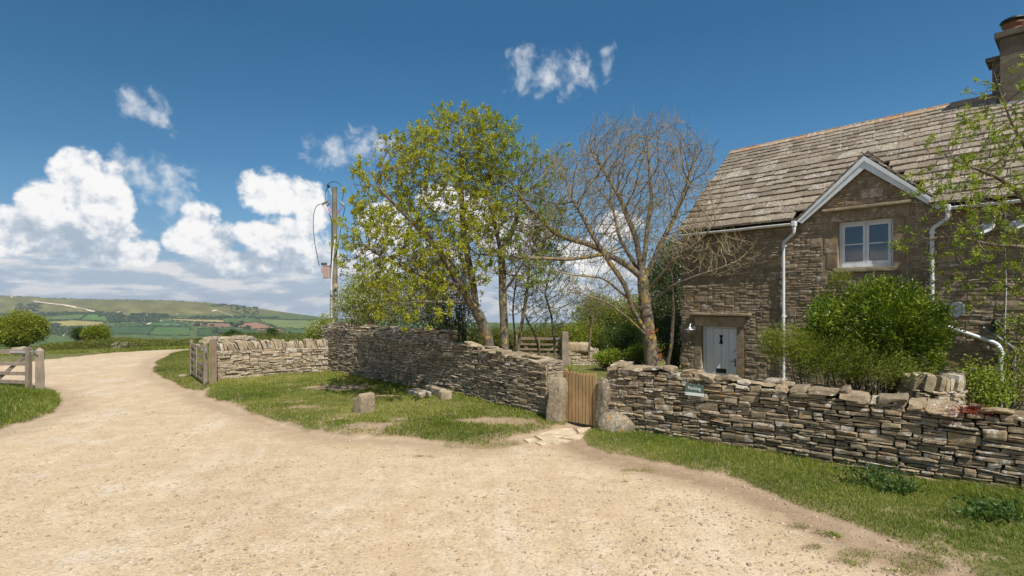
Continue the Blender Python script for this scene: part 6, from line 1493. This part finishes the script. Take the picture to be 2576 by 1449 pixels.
PT = pts_in(V_mid, 500); PT = PT[vis(PT)]; PT = PT[rs.rand(len(PT)) < np.exp(-((line_d(PT, BW_base)) / .22) ** 2) + .06]; blades(PT, .12, .010, M['near_grass'], 'long_grass', hvar=.7, lean=.6, clumps=4, gthr=.1)
PT = pts_in([RW_A - [.5, .3], RW_A, RW_B, RW_B - [.5, .3]], 1300); PT = PT[vis(PT)]; PT = PT[rs.rand(len(PT)) < .35]; blades(PT, .10, .006, M['near_grass'], 'long_grass', hvar=.7, lean=.6, clumps=4, gthr=.1)
PM = pts_in(V_mid, 2600); PM = PM[vis(PM)]; wb = lambda P: 1 + .8 * np.exp(-(line_d(P, BW_path) / .35) ** 2)
blades(PM, .050, .0085, M['near_grass'], 'grass', shade=[wb], hvar=.7)
PL_ = pts_in(V_left, 1800); PL_ = PL_[vis(PL_)]; blades(PL_, .12, .0085, M['near_grass'], 'grass', hvar=.4)
PB = pts_in(V_bend, 900); PB = PB[vis(PB, 40) & (poly_sd(PB, garden) < 0)]; blades(PB, .06, .011, M['field_grass'], 'grass')
for c, r in patches:
    n = int(3800 * r * r * 4); P = c + rs.normal(size=(n, 2)) * r * .7; blades(P, .03, .005, M['near_grass'], 'grass', gthr=.2)
PG = pts_in([G(1400, 960), [.2, 12], [.5, 30], [9, 30], [6, 16], [4.2, 13.0], G(1510, 1074)], 500); blades(PG[(PG[:, 1] < 24) & (poly_sd(PG, garden) > .2)], .035, .014, M['field_grass'], 'grass', fine=False, hvar=.3)
Yf = np.exp(rs.uniform(math.log(24), math.log(58), 120000)); Xf = (rs.uniform(-150, 1000, len(Yf)) - HX) / F * Yf; PF = np.stack([Xf, Yf], 1); PF = PF[poly_sd(PF, V_field) > 0]; blades(PF, .16, .03, M['field_grass'], 'meadow_grass', fine=False, hvar=.5, clumps=.35)
# weeds: broad leaved clumps
for i, (x, y, r, L, lab) in enumerate(((2190, 1235, .16, .05, 'dark green mallow clump in the grass at the foot of the right wall'), (2260, 1255, .10, .045, 'smaller leafy weed right beside the mallow clump'), (1640, 1098, .09, .035, 'trailing bramble sprig at the wall foot beside the boulder'), (2500, 1330, .14, .05, 'low leafy weed in the lush grass near the right edge'))):
    p = G(x, y); z = gz_at(*p); n = 420; L = L * .8; C = np.column_stack([p + rs.normal(size=(n, 2)) * r * [1.2, .7], z + rs.uniform(.02, .16, n) * (r / .12)]); N = rs.normal(size=(n, 3)); N[:, 2] = np.abs(N[:, 2]) * .6 + .2
    tag(leaves(C, N, L, L * .9, rs, rs.rand(n) * .6).build('weeds', M['weed_leaf']), kind='stuff')
for i, (x, y, lab) in enumerate(((2100, 1350, 'flat rosette weed growing in the bare track edge'),)):
    p = G(x, y); a = np.linspace(0, 6.28, 9); C = np.tile([p[0], p[1], gz_at(*p) + .012], (9, 1)); tag(leaves(C, np.stack([np.cos(a), np.sin(a), a * 0 + .12], 1), .09, .025, rs, rs.rand(9)).build('rosette_weed', M['near_grass']), lab, 'weed')
c = wall_pt(2430) - n2_ * .1; C = np.column_stack([c[0] + rs.normal(size=420) * .16, c[1] + rs.normal(size=420) * .09, .98 + rs.normal(size=420) * .035]); tag(leaves(C, rs.normal(size=(420, 3)) + [0, 0, .6], .022, .012, rs, rs.rand(420)).build('stonecrop', M['red_plant']), kind='stuff')
# pebbles
Yp = np.exp(rs.uniform(math.log(3.0), math.log(14), 26000)); Xp = (rs.uniform(-60, 2640, len(Yp)) - HX) / F * Yp; PP = np.stack([Xp, Yp], 1); PP = PP[(grass_mask(PP) < .35)]; PP = PP[poly_sd(PP, garden) < -.1]; PP = PP[(vnoise(PP, 1.1, 3, 2) + rs.normal(size=len(PP)) * .35) > -.12]
n = len(PP); sz = np.exp(rs.normal(math.log(.006), .5, n)).clip(.003, .018); mb = MB(); V, Q = template(2, 2, 2); V = V / (np.abs(V) ** 2.8).sum(1)[:, None] ** (1 / 2.8)
v = V[None] * (sz[:, None] * np.array([1.4, 1.1, .55]))[:, None] * (1 + .18 * rs.normal(size=(n, len(V), 1))); a = rs.uniform(0, 6.28, n); ca, sa = np.cos(a)[:, None], np.sin(a)[:, None]
v = np.stack([v[:, :, 0] * ca - v[:, :, 1] * sa, v[:, :, 0] * sa + v[:, :, 1] * ca, v[:, :, 2]], 2) + np.column_stack([PP, height(PP) + sz * .2])[:, None]
mb.add(v.reshape(-1, 3), (Q[None] + (np.arange(n) * len(V))[:, None, None]).reshape(-1, 4), np.repeat(rs.rand(n, 3), len(V), 0))
M['pebble'] = mat('pale_pebbles', stone_fn([(.36, .28, .19), (.48, .38, .27), (.58, .49, .38), (.40, .32, .24)], 0, 0, .1), .9, .2); tag(mb.build('loose_gravel', M['pebble'], smooth=True), kind='stuff')

# ------------------------------------------------------------------ haze
hz = MB(); hz.box((0, 0, -58), (8200, 5200, 133)); ho = hz.build('haze', [], None)
hm = bpy.data.materials.new('haze_air'); hm.use_nodes = True; ht = hm.node_tree; ht.nodes.clear(); hvn = ht.nodes.new('ShaderNodeVolumePrincipled'); hvn.inputs['Color'].default_value = (.80, .88, 1.0, 1); hvn.inputs['Density'].default_value = .00010; hvn.inputs['Anisotropy'].default_value = .2
hout = ht.nodes.new('ShaderNodeOutputMaterial'); ht.links.new(hvn.outputs[0], hout.inputs['Volume']); ho.data.materials.append(hm); tag(ho, kind='stuff')
